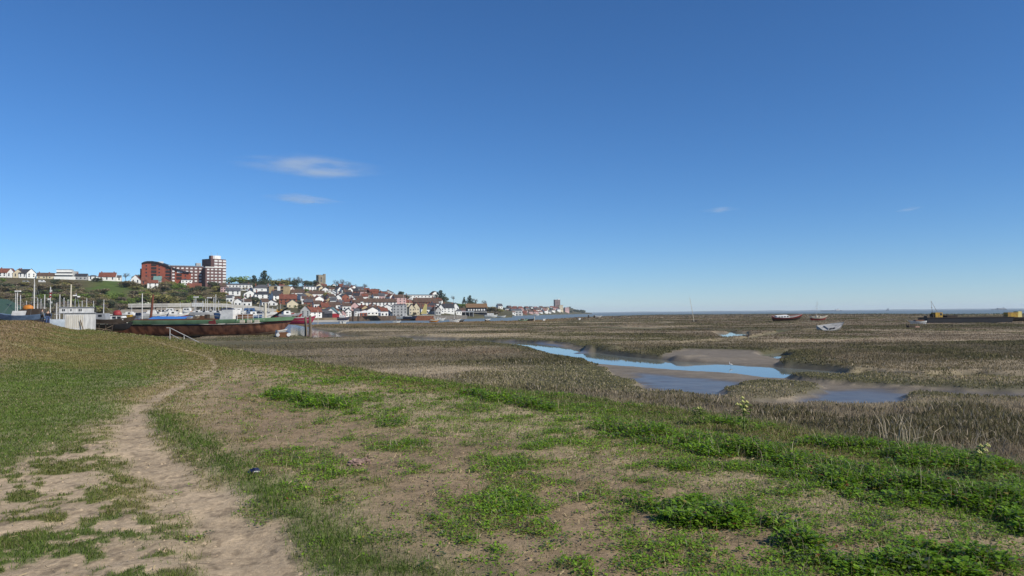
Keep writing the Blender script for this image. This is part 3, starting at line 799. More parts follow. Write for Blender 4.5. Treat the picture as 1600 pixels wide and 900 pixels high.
def house(label, p, w, d, h, rh, yaw, wm, rm, chim=1, rows=2, cols=3, gable=False, name='house', cat='house', group=None, hip=0.0, found=4, rowz=None, wsz=(1.1, 1.3), door=False):
    """walls, pitched roof, chimneys, windows; the front is the side at -y, turned by yaw"""
    o = thing(name, label, cat, p, yaw, group)
    e = .35
    if gable:      # ridge runs front to back
        MB().prism([(-w / 2, -found), (w / 2, -found), (w / 2, h), (0, h + rh), (-w / 2, h)], -d / 2, d / 2).build('wall', wm, o)
        k = rh / (w / 2); r = MB()
        for s in (-1, 1):
            r.prism([(0, h + rh + .03), (s * (w / 2 + e), h - k * e + .03), (s * (w / 2 + e), h - k * e + .28), (0, h + rh + .28)], -d / 2 - e, d / 2 + e)
        r.build('roof', rm, o)
    else:
        m_ = Matrix.Rotation(R(90), 4, 'Z')
        i = hip * w / 2
        if hip:
            MB().box(-w / 2, -d / 2, -found, w / 2, d / 2, h).build('wall', wm, o)
            MB().add([(-w / 2 - e, -d / 2 - e, h), (w / 2 + e, -d / 2 - e, h), (w / 2 + e, d / 2 + e, h), (-w / 2 - e, d / 2 + e, h), (-w / 2 + i, 0, h + rh), (w / 2 - i, 0, h + rh)],
                     [(0, 3, 2, 1), (0, 1, 5, 4), (1, 2, 5), (2, 3, 4, 5), (3, 0, 4)]).build('roof', rm, o)
        else:
            MB().prism([(-d / 2, -found), (d / 2, -found), (d / 2, h), (0, h + rh), (-d / 2, h)], -w / 2, w / 2, m_).build('wall', wm, o)
            k = rh / (d / 2); r = MB()
            for s in (-1, 1):
                r.prism([(0, h + rh + .03), (s * (d / 2 + e), h - k * e + .03), (s * (d / 2 + e), h - k * e + .28), (0, h + rh + .28)], -w / 2 - e * .4, w / 2 + e * .4, m_)
            r.build('roof', rm, o)
    for c in range(chim):
        cx = (-.36, .36)[c % 2] * w if not gable else 0
        cyy = 0 if not gable else .25 * d
        MB().box(cx - .4, cyy - .3, h + rh * .4, cx + .4, cyy + .3, h + rh + 1.1).build('chimney', BRK, o)
    wmsh = box_me('window', wsz[0], .12, wsz[1], GLS)
    for r_ in range(rows):
        for c in range(cols):
            part('window', wmsh, o, (-w / 2 + w * (c + .5) / cols, -d / 2 - .03, min(1.6, h * .42) + r_ * (h - 1.6) / max(rows - .35, 1)))
    if door:
        part('door', box_me('door', .95, .1, 2.0, mat('door_paint', (.12, .16, .2), .5)), o, (-w * .12, -d / 2 - .03, 1.0))
    return o

def m_at(pxs, D):            # metres that a number of photo pixels covers at depth D
    return pxs * D / FPX

# ---- the flats on the crest: curved-roof brick block, tower block and its lower wing
p = on_hill(262, 444); D = p.y; u = D / FPX
o = thing('brick_apartment_block', 'long red brick apartment block with dark roof curving down along its length', 'apartment block', p, R(8))
W_ = 70 * u
top = [(-.50, 30.5), (-.45, 32.5), (-.38, 33.6), (-.28, 33.6), (-.16, 32.2), (-.02, 28.2), (.12, 23.5), (.25, 19.3), (.38, 16.3), (.50, 14.6)]
top = [(a * W_, b * u * .9 + 1.6) for a, b in top]
brick = mat('orange_brick', (.34, .092, .055), .85, .2, .5)
MB().prism([(-W_ / 2, -6)] + [(W_ / 2, -6)] + top[::-1], -7, 9).build('wall', brick, o)
MB().prism([(x, z + .1) for x, z in top] + [(x + .4, z + 1.3) for x, z in top[::-1]], -8, 10).build('roof', mat('dark_roof_sheet', (.035, .035, .045), .5), o)
MB().box(-W_ / 2 - 2.2, -4, -6, -W_ / 2 - .05, 8, 24 * u).build('stair_tower', mat('dark_brick', (.06, .035, .035), .8), o)
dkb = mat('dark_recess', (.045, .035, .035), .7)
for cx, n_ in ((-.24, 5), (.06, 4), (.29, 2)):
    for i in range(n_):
        part('balcony', box_me('balcony', 4.2, .5, 1.9, dkb), o, (cx * W_, -7.1, 5 + i * 3.0))  # proud dark panels; the shade of balcony recesses is put into their colour
for cx, n_ in ((-.40, 6), (-.13, 5), (.18, 4), (.42, 2)):
    for i in range(n_):
        part('window', box_me('window', 1.2, .14, 1.3, GLS), o, (cx * W_, -7.02, 4 + i * 3.0))
for cx, z_ in ((-.10, 19), (.10, 15.5), (.30, 10.5)):
    part('dormer_panel', box_me('dormer_panel', 4.5, .3, 1.6, WH), o, (cx * W_, -7.1, z_))

p = on_hill(334, 446); D = p.y + 20; u = D / FPX
o = thing('tower_block', 'tall dark brick tower block with columns of white windows and pale drum on top', 'tower block', (p.x * D / p.y, D, p.z), R(60))
TH = 42 * u; s_ = 14.0 * u
dbr = mat('brown_brick', (.155, .085, .078), .85, .25, .4)
c_ = s_ * .25
MB().add([(x, y, z) for z in (-8, TH) for x, y in ((-s_ + c_, -s_), (s_ - c_, -s_), (s_, -s_ + c_), (s_, s_ - c_), (s_ - c_, s_), (-s_ + c_, s_), (-s_, s_ - c_), (-s_, -s_ + c_))],
         [tuple(range(7, -1, -1)), tuple(range(8, 16))] + [(i, (i + 1) % 8, 8 + (i + 1) % 8, 8 + i) for i in range(8)]).build('wall', dbr, o)
wp = box_me('window_panel', 3.7, .3, 1.75, mat('white_window_panel', (.72, .70, .68), .5, .3, .8))
fl = int(TH / 2.9)
for i in range(fl):
    z_ = TH - 1.9 - i * 2.9
    for cx in (-.55, .0, .55): part('window_panel', wp, o, (cx * s_, -s_ - .1, z_))
    for cx in (-.55, .0, .55): part('window_panel', wp, o, (s_ + .1, cx * s_, z_), R(90))
mb = MB(); mb.tube([(1, 0, TH), (1, 0, TH + 3.6)], 5.6, 14); mb.build('roof_drum', WH, o)
MB().box(-6, -3, TH, -3.2, 0, TH + 3.4).build('lift_house', dbr, o)
for q in ((-2, 2, 4), (3, -1, 3), (0, 3, 2.5)):
    MB().tube([(q[0], q[1], TH + 3.2), (q[0], q[1], TH + 3.4 + q[2])], .12, 5).build('aerial', GRY, o)

p = on_hill(315, 446); D = p.y - 12; u = D / FPX
o = thing('flats_wing', 'lower brown flats with white window bands beside the tower block', 'apartment block', ((332 - 800) / FPX * D, D, p.z - .5), R(33))
wl, hh = 14.5, 27 * u
MB().box(-wl / 2, -6, -6, wl / 2, 6, hh).build('wall', dbr, o)
MB().box(-wl / 2 - 27, 3, -6, -wl / 2 - .02, 12, hh + 1.2).build('wall', dbr, o)
MB().box(-wl / 2 - .2, -6.3, hh, wl / 2 + .2, 6.2, hh + .8).build('parapet', WH, o)
MB().box(-wl / 2 - 27.2, 2.7, hh + 1.2, -wl / 2 - .3, 12.2, hh + 1.9).build('parapet', mat('grey_trim', (.25, .28, .33), .6), o)
MB().box(-wl / 2 - 6, 4, hh + 1.9, -wl / 2 - 2, 9, hh + 4.5).build('lift_house', GRY, o)
wb = box_me('window_panel', 2.0, .3, 1.25, mat('white_window_panel', (.72, .70, .68)))
for i in range(5):
    for c in range(4):
        part('window_panel', wb, o, (-wl / 2 + 2.2 + c * 3.3, -6.1, hh - 1.6 - i * 2.8))
    for c in range(7):
        part('window_panel', wb, o, (-wl / 2 - 25 + c * 3.7, 2.9, hh - .6 - i * 2.8))
    for c in range(2):
        part('window_panel', wb, o, (wl / 2 + .1, -3 + c * 5, hh - 1.6 - i * 2.8), R(90))

# ---- church tower
p = on_hill(500, 448.5); u = p.y / FPX
o = thing('church_tower', 'grey stone church tower with taller stair turret above the trees', 'church tower', p, R(38))
stn = mat('ragstone', (.30, .265, .20), .9, .35, .5, detail=8)
MB().box(-3.0, -3.0, -3, 3.0, 3.0, 17.5 * u).build('tower', stn, o)
mb = MB(); zt = 17.5 * u
cr = [(-3.05, zt + .01), (3.05, zt + .01), (3.05, zt + 1.1), (2.1, zt + 1.1), (2.1, zt + .5), (1.2, zt + .5), (1.2, zt + 1.1), (.45, zt + 1.1), (.45, zt + .5), (-.45, zt + .5), (-.45, zt + 1.1), (-1.2, zt + 1.1), (-1.2, zt + .5), (-2.1, zt + .5), (-2.1, zt + 1.1), (-3.05, zt + 1.1)]
mb.prism(cr, -3.06, -2.7); mb.prism(cr, 2.7, 3.06); q = Matrix.Rotation(R(90), 4, 'Z'); mb.prism([(x * .885, z) for x, z in cr], -3.04, -2.7, q); mb.prism([(x * .885, z) for x, z in cr], 2.7, 3.04, q)
mb.build('battlements', stn, o)
MB().tube([(3.6, -2.2, -3), (3.6, -2.2, 20.5 * u)], 1.5, 8).build('stair_turret', stn, o)
part('belfry_window', box_me('belfry_window', 1.1, .2, 2.2, dkb), o, (0, -3.05, 13.5 * u)); part('belfry_window', box_me('belfry_window', 1.1, .2, 2.2, dkb), o, (3.05, .8, 13.5 * u), R(90))
part('clock_face', box_me('clock_face', 1.3, .16, 1.3, mat('clock_blue', (.05, .07, .12), .5)), o, (0, -3.06, 9.5 * u))

# ---- houses one can pick out, (label, px, base py, width, depth, wall h, roof h, yaw, wall, roof, options)
H = [
 ('white gabled house with red roof, first of the crest row at the picture edge', 8, 432.5, 10, 9, 4.6, 4.2, 20, 'white', 'red', dict(gable=False)),
 ('white front gable between red roofs on the crest row', 18, 432.8, 7, 9, 4.4, 4.6, 22, 'white', 'red', dict(gable=True)),
 ('cream house with brown roof in the middle of the crest row', 29, 433, 9, 9, 4.4, 4.2, 22, 'cream', 'brown', dict(gable=True)),
 ('white house with long dark slate roof on the crest row', 39, 433.2, 10, 9, 4.6, 4.2, 22, 'white', 'dark', dict()),
 ('white dark-roofed gable at the end of the crest row', 48, 433.5, 8, 9, 5.0, 4.4, 35, 'white', 'dark', dict(gable=True)),
 ('low cream bungalow with brown roof next to a round dark tree', 69, 434.5, 13, 9, 2.6, 3.2, 25, 'cream', 'brown', dict(gable=False)),
 ('wide brown-roofed bungalow just before the white stepped flats', 82, 434, 9, 9, 2.8, 3.0, 25, 'cream', 'brown', dict()),
 ('dark-roofed low house behind bushes beside the white stepped flats', 127, 436, 11, 9, 3.6, 2.6, 20, 'grey', 'dark', dict()),
 ('small white flat-fronted house below the crest bushes', 145, 438, 8, 7, 4, 1.4, 25, 'white', 'grey', dict(hip=.6)),
 ('wide red-roofed house among bushes on the crest', 168, 437, 16, 10, 4, 4.5, 18, 'white', 'red', dict(chim=2)),
 ('small white house just past the wide red-roofed house', 184, 436, 6, 7, 4, 2, 18, 'white', 'grey', dict()),
 ('red-roofed house with white gable under bare trees', 212, 443, 8, 8, 4, 4.5, 20, 'white', 'red', dict(gable=True)),
 ('brick house with red roof beneath the curved-roof flats', 228, 445, 9, 8, 4.5, 4, 20, 'brick', 'red', dict(chim=2)),
 ('white house below the curved-roof flats, beside the brick one', 238, 450, 10, 8, 5, 3, 28, 'white', 'red', dict()),
 ('house with pale blue-green roof below the curved-roof flats', 246, 444, 8, 8, 4, 4.5, 20, 'grey', 'teal', dict()),
 ('brown-roofed gabled house below the curved-roof flats', 259, 444.5, 14, 9, 3.4, 4.2, 10, 'brick', 'brown', dict(gable=True)),
 ('grey-white villa between curved-roof flats and tower wing', 291, 446, 11, 9, 6, 1.6, 25, 'white', 'grey', dict(hip=.5)),
 ('orange-brown roofed house on the slope under the villa', 303, 454, 14, 9, 2.8, 4.4, 25, 'brick', 'red', dict()),
 ('small white house with slate roof below the tower block wing', 311, 446.5, 9, 7, 3, 2.4, 25, 'white', 'grey', dict()),
 ('long white terrace under the bright green tree', 373, 454, 26, 8, 6.0, 1.0, 14, 'white', 'grey', dict(cols=8, chim=2)),
 ('white house with grey roof below the long white terrace', 364, 461.8, 13, 8, 4.5, 3, 18, 'white', 'grey', dict()),
 ('white front-gabled house amid the white group below the evergreens', 390, 466.5, 11, 9, 4.4, 3.2, 25, 'white', 'dark', dict(gable=True)),
 ('large white hipped villa with slate roof below the tall evergreens', 409, 460, 16, 10, 6, 3.6, 20, 'white', 'grey', dict(hip=.6, chim=2)),
 ('white house with dark hipped roof in front of the slate villa', 410, 468, 14, 9, 4.6, 3, 22, 'white', 'dark', dict(hip=.5)),
 ('small pink brick house beside the long white terrace', 349, 457.5, 5, 6, 6, 2, 18, 'pink', 'brown', dict(cols=2)),
 ('white house with sharp white end gable below the tan flats', 432, 470, 9, 7, 5, 4, 40, 'white', 'dark', dict()),
 ('red brick terrace with white bay below the tan flats', 450, 476, 16, 8, 5.5, 4, 15, 'brick', 'red', dict(chim=2, cols=4)),
 ('white gabled house with red roof right of the tan flats', 456, 461, 8, 8, 4.5, 4, 20, 'white', 'red', dict(gable=True)),
 ('long white bungalow with red roof above the brick terrace', 465, 462, 13, 8, 3, 3, 18, 'white', 'brown', dict()),
 ('modern white house with roof terrace beneath the church tower', 483, 456, 13, 9, 5.4, .6, 25, 'white', 'grey', dict(hip=.3, cols=4)),
 ('white bungalow with red roof below the modern white house', 494, 464.5, 15, 8, 3.4, 3, 22, 'white', 'brown', dict()),
 ('big grey gabled house with dark red roof behind the two posts', 477, 497.5, 9, 11, 7.4, 4.8, 15, 'grey', 'brown', dict(gable=True, rows=3)),
 ('white house with long red roof next to the big grey gable', 489, 497, 14, 10, 6, 4.2, 35, 'white', 'red', dict(chim=2)),
 ('cream villa with pale gable left of the grey gabled house', 456, 481, 10, 8, 4, 3.6, 25, 'cream', 'grey', dict(gable=True)),
 ('grey stone warehouse block on the quay', 624, 495.5, 15, 11, 13, .8, 12, 'grey', 'grey', dict(hip=.3, rows=4, cols=4, chim=0)),
 ('pink and white tall house above the grey warehouse', 623, 478, 13, 9, 9, 3, 30, 'pink', 'brown', dict(rows=3)),
 ('long white terrace with brown roof halfway up the hill', 593, 479, 34, 8, 4.5, 3.4, 16, 'white', 'brown', dict(cols=9, chim=2)),
 ('cream house with first of the twin gables by the quay crane', 642.5, 492, 6.5, 9, 8, 4.2, 18, 'cream', 'brown', dict(gable=True, cols=2)),
 ('cream house with taller of the twin gables by the quay crane', 649.5, 492, 7, 9, 9, 5, 18, 'cream', 'brown', dict(gable=True, cols=2)),
 ('long white block with flat roof on the eastern crest', 655, 469.5, 42, 9, 6, .8, 20, 'white', 'grey', dict(hip=.1, cols=10, chim=2)),
 ('white end house with gable beside the leaning dark pine', 678, 470, 8, 8, 8, 3, 30, 'white', 'brown', dict(gable=True, cols=2)),
 ('brown-red roofed terrace under the white crest block', 663, 478, 25, 9, 4.4, 4.4, 14, 'brick', 'brown', dict(cols=6, chim=2)),
 ('first blue-grey gable of the slate-roofed harbour hotel row', 688, 489.5, 7, 10, 6.5, 4.4, 15, 'white', 'dark', dict(gable=True, cols=2)),
 ('middle part of the slate-roofed harbour row with two dormers', 700, 489.5, 14, 10, 7, 4.8, 15, 'white', 'dark', dict(chim=2)),
 ('tall white end gable of the slate-roofed harbour row', 711, 489.5, 7.5, 10, 8, 5, 15, 'white', 'dark', dict(gable=True, cols=2)),
 ('white thatched-looking round cottage beside the slate harbour row', 716, 491, 7, 7, 4, 2.6, 15, 'white', 'grey', dict(hip=.9, cols=2)),
 ('small pinkish house between slate harbour row and timber building', 722, 488, 7, 7, 3, 2.2, 15, 'pink', 'brown', dict(cols=2)),
 ('white gable peeping over trees where the hill ends', 780, 478.5, 7, 7, 4, 3, 25, 'white', 'grey', dict()),
 ('white cottage next to the red and white boat shed', 530, 496, 5, 7, 4.2, 2.8, 15, 'white', 'grey', dict(gable=True, cols=2)),
 ('pale lilac cottage, second along from the boat shed', 536, 496, 5, 7, 4.6, 2.8, 15, 'pink', 'grey', dict(gable=True, cols=2)),
 ('tall narrow white house on the quay, third from the boat shed', 543, 496, 6, 7, 6.5, 2.4, 25, 'white', 'dark', dict(gable=True, cols=2)),
 ('white quayside house beside the dark mooring piles', 557, 495.5, 5, 7, 6.6, 2, 20, 'white', 'grey', dict(cols=2)),
 ('small white gabled hut on the quay before the grey warehouse', 607, 494, 6, 7, 3.2, 3.2, 15, 'white', 'red', dict(gable=True, cols=1, rows=1)),
 ('white cube-like kiosk beside the white gabled hut on the quay', 613, 495.2, 4, 5, 4, .5, 15, 'white', 'grey', dict(hip=.4, cols=1, chim=0)),
]
ROOFS['teal'] = mat('teal_roof', (.16, .27, .25), .6)
TAKEN = []
for lb, px, py, w_, d_, h_, rh, yw, wl_, rf, op in H:
    p = on_hill(px, py)
    k_ = .66 if py >= 486 else (.8 if py > 472 else (.86 if px < 220 else (.8 if px < 320 else .86)))
    w_, d_, h_, rh = w_ * k_, d_ * k_, h_ * k_, rh * k_; op = dict(op); op.setdefault('wsz', (1.1 * k_, 1.3 * k_)); op['found'] = 5
    op = dict(op); op.setdefault('chim', 1 if w_ > 7 else 0)
    op.setdefault('rows', 2 if h_ > 3.4 else 1)
    op.setdefault('cols', 3 if w_ > 8 else 2)
    house(lb, p, w_, d_, h_, rh, R(yw), WALLS[wl_], ROOFS[rf], **op)
    TAKEN.append((px, py, w_ / p.y * FPX / 2, (h_ + rh) / p.y * FPX))

# stepped white flats on the crest at the left
p = on_hill(102, 436); o = thing('stepped_flats', 'white modern flats stepping up in three bands with dark glazing', 'apartment block', p, R(18))
for i, (x0, x1, z0, z1) in enumerate(((-8, 8.5, 0, 2.2), (-7.5, 6, 3.6, 5.0), (-6.5, 5, 6.2, 8.4))):
    MB().box(x0, -5 + i, z0 - (4 if i == 0 else 0), x1, 5, z1).build('wall', WH, o)
MB().box(-7.2, -3.6, 2.2, 5.6, 4.9, 3.6).build('glazing', GLS, o); MB().box(-6.6, -2.6, 5.0, 4.6, 4.9, 6.2).build('glazing', GLS, o)
MB().box(5.2, -1, 2.2, 9, 4.5, 7.2).build('stair_tower', GRY, o); MB().box(-6.8, -3.3, 8.4, 5.3, 5.2, 8.7).build('roof', GRY, o)
# tan block of flats
p = on_hill(437, 461.5); o = thing('tan_flats', 'square tan brick flats with pale middle stair bay among white houses', 'apartment block', p, R(8))
MB().box(-8, -5, -5, 8, 5, 7.6).build('wall', TANB, o); MB().box(-1.2, -5.3, -4, 1.2, -5.02, 7.4).build('stair_bay', WH, o); MB().box(-8.2, -5.2, 7.6, 8.2, 5.2, 7.9).build('roof', GRY, o)
for i in range(3):
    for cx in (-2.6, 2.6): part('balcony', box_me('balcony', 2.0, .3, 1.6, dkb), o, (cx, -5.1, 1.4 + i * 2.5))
# red and white boat shed on the quay
p = on_hill(519.5, 496); o = thing('boat_shed', 'boat shed with white gable over bright red doors on the waterfront', 'shed', p, R(8))
MB().prism([(-4.2, 2.6), (4.2, 2.6), (0, 6.2)], -7, 7).build('gable', WH, o)
MB().box(-4.4, -7.05, -3, 4.4, 7, 2.6).build('door_wall', mat('red_paint', (.42, .035, .045), .55), o)
k = MB()
for s in (-1, 1): k.prism([(0, 6.23), (s * 4.7, 2.2), (s * 4.7, 2.5), (0, 6.55)], -7.4, 7.4)
k.build('roof', mat('sea_green_roof', (.12, .20, .19), .6), o)
# black sheds and green hut by it
for lb, px, w_, h_, rh, ml, rl in (('low black tarred shed with pale roof beside the red boat shed', 507, 10, 2.8, 2, RDRK, RGRY), ('black tarred shed with a white-trimmed front near the green hut', 500, 6, 3.6, 1.6, RDRK, RGRY), ('small bright green hut near the black sheds', 493.5, 4, 4.4, 1.4, mat('green_paint', (.04, .20, .13), .6), RDRK)):
    house(lb, on_hill(px, 496.5), w_, 7, h_, rh, R(10), ml, rl, chim=0, rows=1, cols=2, name='shed', cat='shed')
# long timber building at the eastern end of the quay
p = on_hill(744, 490); o = thing('timber_clubhouse', 'long dark timber building with brown pitched roof and white windows', 'building', (p.x, p.y, p.z), R(6))
MB().box(-9, -5, -4, 9, 5, 5.4).build('wall', RDRK, o); k = MB()
for s in (-1, 1): k.prism([(0, 8.7), (s * 6, 5.3), (s * 6, 5.6), (0, 9.05)], -9.6, 9.6, Matrix.Rotation(R(90), 4, 'Z'))
k.build('roof', mat('rust_tile', (.21, .125, .065), .85), o)
for i in range(7): part('window', box_me('window', 1.2, .14, 1.4, WH), o, (-7 + i * 2.3, -5.05, 3.4))
MB().box(-9.3, -6.2, 1.2, 9.3, -5.0, 1.5).build('balcony', WH, o)
# low open pier building
p = on_hill(727, 492.5); o = thing('pier_shelter', 'low flat-roofed shelter on posts standing over the shore', 'shelter', p, R(4))
MB().box(-7, -3, 2.6, 7, 3, 3.1).build('roof', mat('pale_blue_grey', (.50, .55, .60), .6), o)
for i in range(5): MB().box(-6.6 + i * 3.2, -2.8, -4, -6.2 + i * 3.2, -2.4, 2.6).build('post', GRY, o)
MB().box(-6.8, 0, -4, 6.8, 2.8, 2.5).build('wall', RDRK, o)
# quay wall
for lb, a, b, z1, y0, ml in (('brown quay wall along the waterfront below the white huts', 545, 632, 1.0, 0, mat('quay_timber', (.125, .085, .06), .9, .4, .4)), ('weathered bank wall below the red boat shed', 486, 545, .2, 0, mat('bank_wall', (.22, .17, .11), .9, .4, .3)),
                         ('grey quay edge under the slate harbour row', 676, 728, .8, 0, mat('quay_stone', (.20, .18, .16), .9, .4, .4))):
    mb = MB(); n_ = 14
    for i in range(n_):
        q0, q1 = (a + (b - a) * (i + k) / n_ for k in (0, 1))
        d0, d1 = (float(np.interp(q, HPX, HDF)) - 6 for q in (q0, q1))
        x0, x1 = (q0 - 800) / FPX * d0, (q1 - 800) / FPX * d1
        mb.add([(x0, d0, -4), (x1, d1, -4), (x1, d1, z1), (x0, d0, z1), (x0, d0 + 14, -4), (x1, d1 + 14, -4), (x1, d1 + 14, z1), (x0, d0 + 14, z1)], [(0, 1, 2, 3), (3, 2, 6, 7), (4, 7, 6, 5), (0, 3, 7, 4), (1, 5, 6, 2)])
    tag(mb.build('quay_wall', ml), lb, 'quay wall')

# ---- the rest of the town, house by house in rows up the hill
NTH = 'first second third fourth fifth sixth seventh eighth ninth tenth eleventh twelfth thirteenth fourteenth fifteenth sixteenth seventeenth eighteenth nineteenth twentieth twenty-first twenty-second twenty-third twenty-fourth twenty-fifth twenty-sixth twenty-seventh twenty-eighth twenty-ninth thirtieth thirty-first thirty-second thirty-third thirty-fourth thirty-fifth thirty-sixth thirty-seventh thirty-eighth thirty-ninth fortieth'.split()
rr = random.Random(23)
ROWN = ['quayside row', 'second row above the quay', 'third row above the quay', 'fourth row above the quay', 'fifth row above the quay', 'sixth row above the quay', 'seventh row above the quay', 'eighth row above the quay', 'ninth row above the quay', 'top row under the crest']
nrow = 10
for ri in range(nrow):
    f = ri / (nrow - 1)
    q = 452 if ri < 1 else (360 if ri < 5 else 440); k = 0
    while q < 690:
        cyv = float(np.interp(q, HPX, HCY))
        py = 493.5 - (493.5 - cyv - 4) * (f ** .92) + rr.uniform(-1.2, 1.2)
        w_ = rr.uniform(4.4, 6.8) if rr.random() < .85 else rr.uniform(8, 11)
        p = on_hill(q, py); hw = w_ / p.y * FPX / 2
        h_ = rr.choice([2.4, 3.0, 3.4, 3.8]); rh = rr.uniform(1.6, 2.7)
        blocked = any(abs(q - t[0]) < (hw + t[2]) * .75 and t[1] - t[3] * .8 < py < t[1] + 5 for t in TAKEN)
        if q < 470 and py > 479: blocked = True          # hidden by the road bridge and boats
        if not blocked and rr.random() < .88:
            wl_ = rr.choices(['white', 'cream', 'brick', 'grey', 'pink', 'tan'], [54, 14, 13, 8, 6, 5])[0]
            rf = rr.choices(['brown', 'red', 'grey', 'dark'], [40, 26, 20, 14])[0]
            gb = rr.random() < .38
            lb = f'{wl_} {"gable-fronted " if gb else ""}house, {rf} roof, {NTH[min(k, 39)]} from the flats in the {ROWN[ri]}'
            house(lb, p, w_, 8, h_, rh, R(rr.uniform(8, 40)), WALLS[wl_], ROOFS[rf], chim=rr.choice([0, 1, 1, 2]), rows=1 if h_ < 4 else 2, cols=2 if w_ < 8 else 3, gable=gb, group='town houses on the hill')
            k += 1
        q += hw * 2 * rr.uniform(.9, 1.25)
# ---- the far shore: small houses and two towers beyond the harbour
ROWF = ['waterside row', 'second row', 'third row', 'top row']
for ri in range(4):
    q = 786 + ri * 3; k = 0
    while q < 872:
        cyv = float(np.interp(q, FPXS, FCY)); b_ = float(np.interp(q, [786, 872], [492, 488.5]))
        py = b_ - (b_ - cyv - 1.2) * ri / 3 + rr.uniform(-.4, .4)
        p = on_hill(q, py, True); w_ = rr.uniform(6, 11) * (p.y / 1400); hw = w_ / p.y * FPX / 2
        wl_ = rr.choices(['white', 'cream', 'brick', 'pink'], [40, 12, 28, 20])[0]; rf = rr.choices(['brown', 'red', 'grey'], [35, 40, 25])[0]
        if rr.random() < .85 and k < 40:
            house(f'tiny {wl_} house, {rf} roof, {NTH[min(k, 39)]} along the {ROWF[ri]} on the far shore', p, w_, 7, rr.uniform(2.6, 4.2) * (p.y / 1400), rr.uniform(1.4, 2.4) * (p.y / 1400), R(rr.uniform(15, 45)), WALLS[wl_], ROOFS[rf], chim=0, rows=1, cols=2, group='houses on the far shore', wsz=(1.6, 1.6)); k += 1
        q += hw * 2 * rr.uniform(.95, 1.45)
for lb, px, y0, y1, wpx, mt_ in (('distant pair of joined tower blocks above the far shore', 870, 484, 468.5, 11.5, mat('far_tower', (.24, .17, .16), .8)), ('cream seafront building below the distant tower blocks', 876, 487, 477, 8, CRM), ('second cream seafront building, lower and farther along', 885, 488, 480.5, 9, PNK), ('wide white-grey waterfront works with low roof at the end of town', 805, 493.5, 486, 24, GRY)):
    p = on_hill(px, y0, True); D = p.y; u = D / FPX
    o = thing('distant_building', lb, 'building', p, R(25)); w_ = wpx * u * .8; h_ = (y0 - y1) * u
    MB().box(-w_ / 2, -w_ / 4, -8, w_ / 2, w_ / 4, h_).build('wall', mt_, o)
    if wpx == 11.5: MB().box(w_ * .1, -w_ * .3, h_, w_ * .3, 0, h_ + 1.6 * u).build('lift_house', WH, o)
    if wpx == 24: MB().prism([(-w_ / 3.6, h_), (w_ / 3.6, h_), (0, h_ + 3)], -w_ / 2, w_ / 2, Matrix.Rotation(R(90), 4, 'Z')).build('roof', RGRY, o)
    else: MB().box(-w_ / 2 - .5, -w_ / 4 - .5, h_ + .01, w_ / 2 + .5, w_ / 4 + .5, h_ + .8).build('parapet', RBRN if wpx == 8 else GRY, o)
    for i in range(max(2, int(h_ / 5))):
        for c in range(3): part('window', box_me('window', w_ * .14, .3, 1.8, GLS), o, (w_ * (-.3 + .3 * c), -w_ / 4 - .1, h_ - 3 - i * 4.5))

# ---- trees and bushes
def crown_me(name, seed, lobes, n, sz, cols, spread=1.0, under=.0):
    g = np.random.default_rng(seed)
    i = g.integers(0, len(lobes), n)
    L = np.array(lobes)
    d = g.normal(size=(n, 3)); d /= np.linalg.norm(d, axis=1)[:, None]
    rad = g.uniform(.62, 1.06, n)[:, None]
    c = L[i, :3] + d * L[i, 3:4] * rad * np.array([1, 1, .8])
    t1 = g.normal(size=(n, 3)); t1 /= np.linalg.norm(t1, axis=1)[:, None]; t2 = np.cross(t1, d + .4 * g.normal(size=(n, 3)))
    t2 /= np.linalg.norm(t2, axis=1)[:, None] + 1e-6
    s = sz * g.uniform(.5, 1.5, n)[:, None]
    V = np.stack([c - t1 * s - t2 * s * .6, c + t1 * s - t2 * s * .5, c + t1 * s * .2 + t2 * s * .9], 1).reshape(-1, 3)
    V[:, 2] = np.maximum(V[:, 2], .0)
    T = np.arange(n * 3).reshape(n, 3)
    cc = np.array(cols); ci = (g.random(n) * len(cc)).astype(int)
    lob = g.uniform(.75, 1.25, len(lobes))[i][:, None]
    C = np.repeat(2.3 * cc[ci] * g.uniform(.6, 1.35, (n, 1)) * lob, 3, 0)
    return tri_mesh(name, V, T, C, LEAF)

def twig_me(name, seed, n=5, col=(.16, .13, .105)):
    """a leafless crown: limbs that fork three times into fine twigs, each a thin three-sided sliver"""
    g = np.random.default_rng(seed); V = []; T = []; C = []
    def sliver(p, q, r):
        d = q - p; s = np.cross(d, g.normal(size=3)); s /= np.linalg.norm(s) + 1e-9; t = np.cross(d, s); t /= np.linalg.norm(t) + 1e-9
        b = len(V)
        V.extend([p + s * r, p - s * .5 * r + t * .87 * r, p - s * .5 * r - t * .87 * r, q]); T.extend([(b, b + 1, b + 3), (b + 1, b + 2, b + 3), (b + 2, b, b + 3)])
        C.extend([np.array(col) * g.uniform(.7, 1.3)] * 4)
    def grow(p, d, L, r, lev):
        q = p + d * L; sliver(p, p + d * L * 1.25, r)
        if lev == 0: return
        for k in range(4 if lev > 1 else 5):
            e = d + g.normal(size=3) * (.55 if lev > 1 else .7) + np.array([0, 0, .12]); e /= np.linalg.norm(e)
            grow(p + d * L * g.uniform(.55, 1.0), e, L * g.uniform(.55, .8), r * .55, lev - 1)
    for k in range(7):
        a = k * .9 + g.uniform(-.3, .3); th = g.uniform(.15, .95)
        grow(np.array([0, 0, .28 + .03 * k]), np.array([math.cos(a) * math.sin(th), math.sin(a) * math.sin(th), math.cos(th)]), g.uniform(.20, .27), .016, 3)
    V = np.array(V); V[:, 2] = np.minimum(V[:, 2], 1.05)
    return tri_mesh(name, V, np.array(T), np.array(C), DRYL)

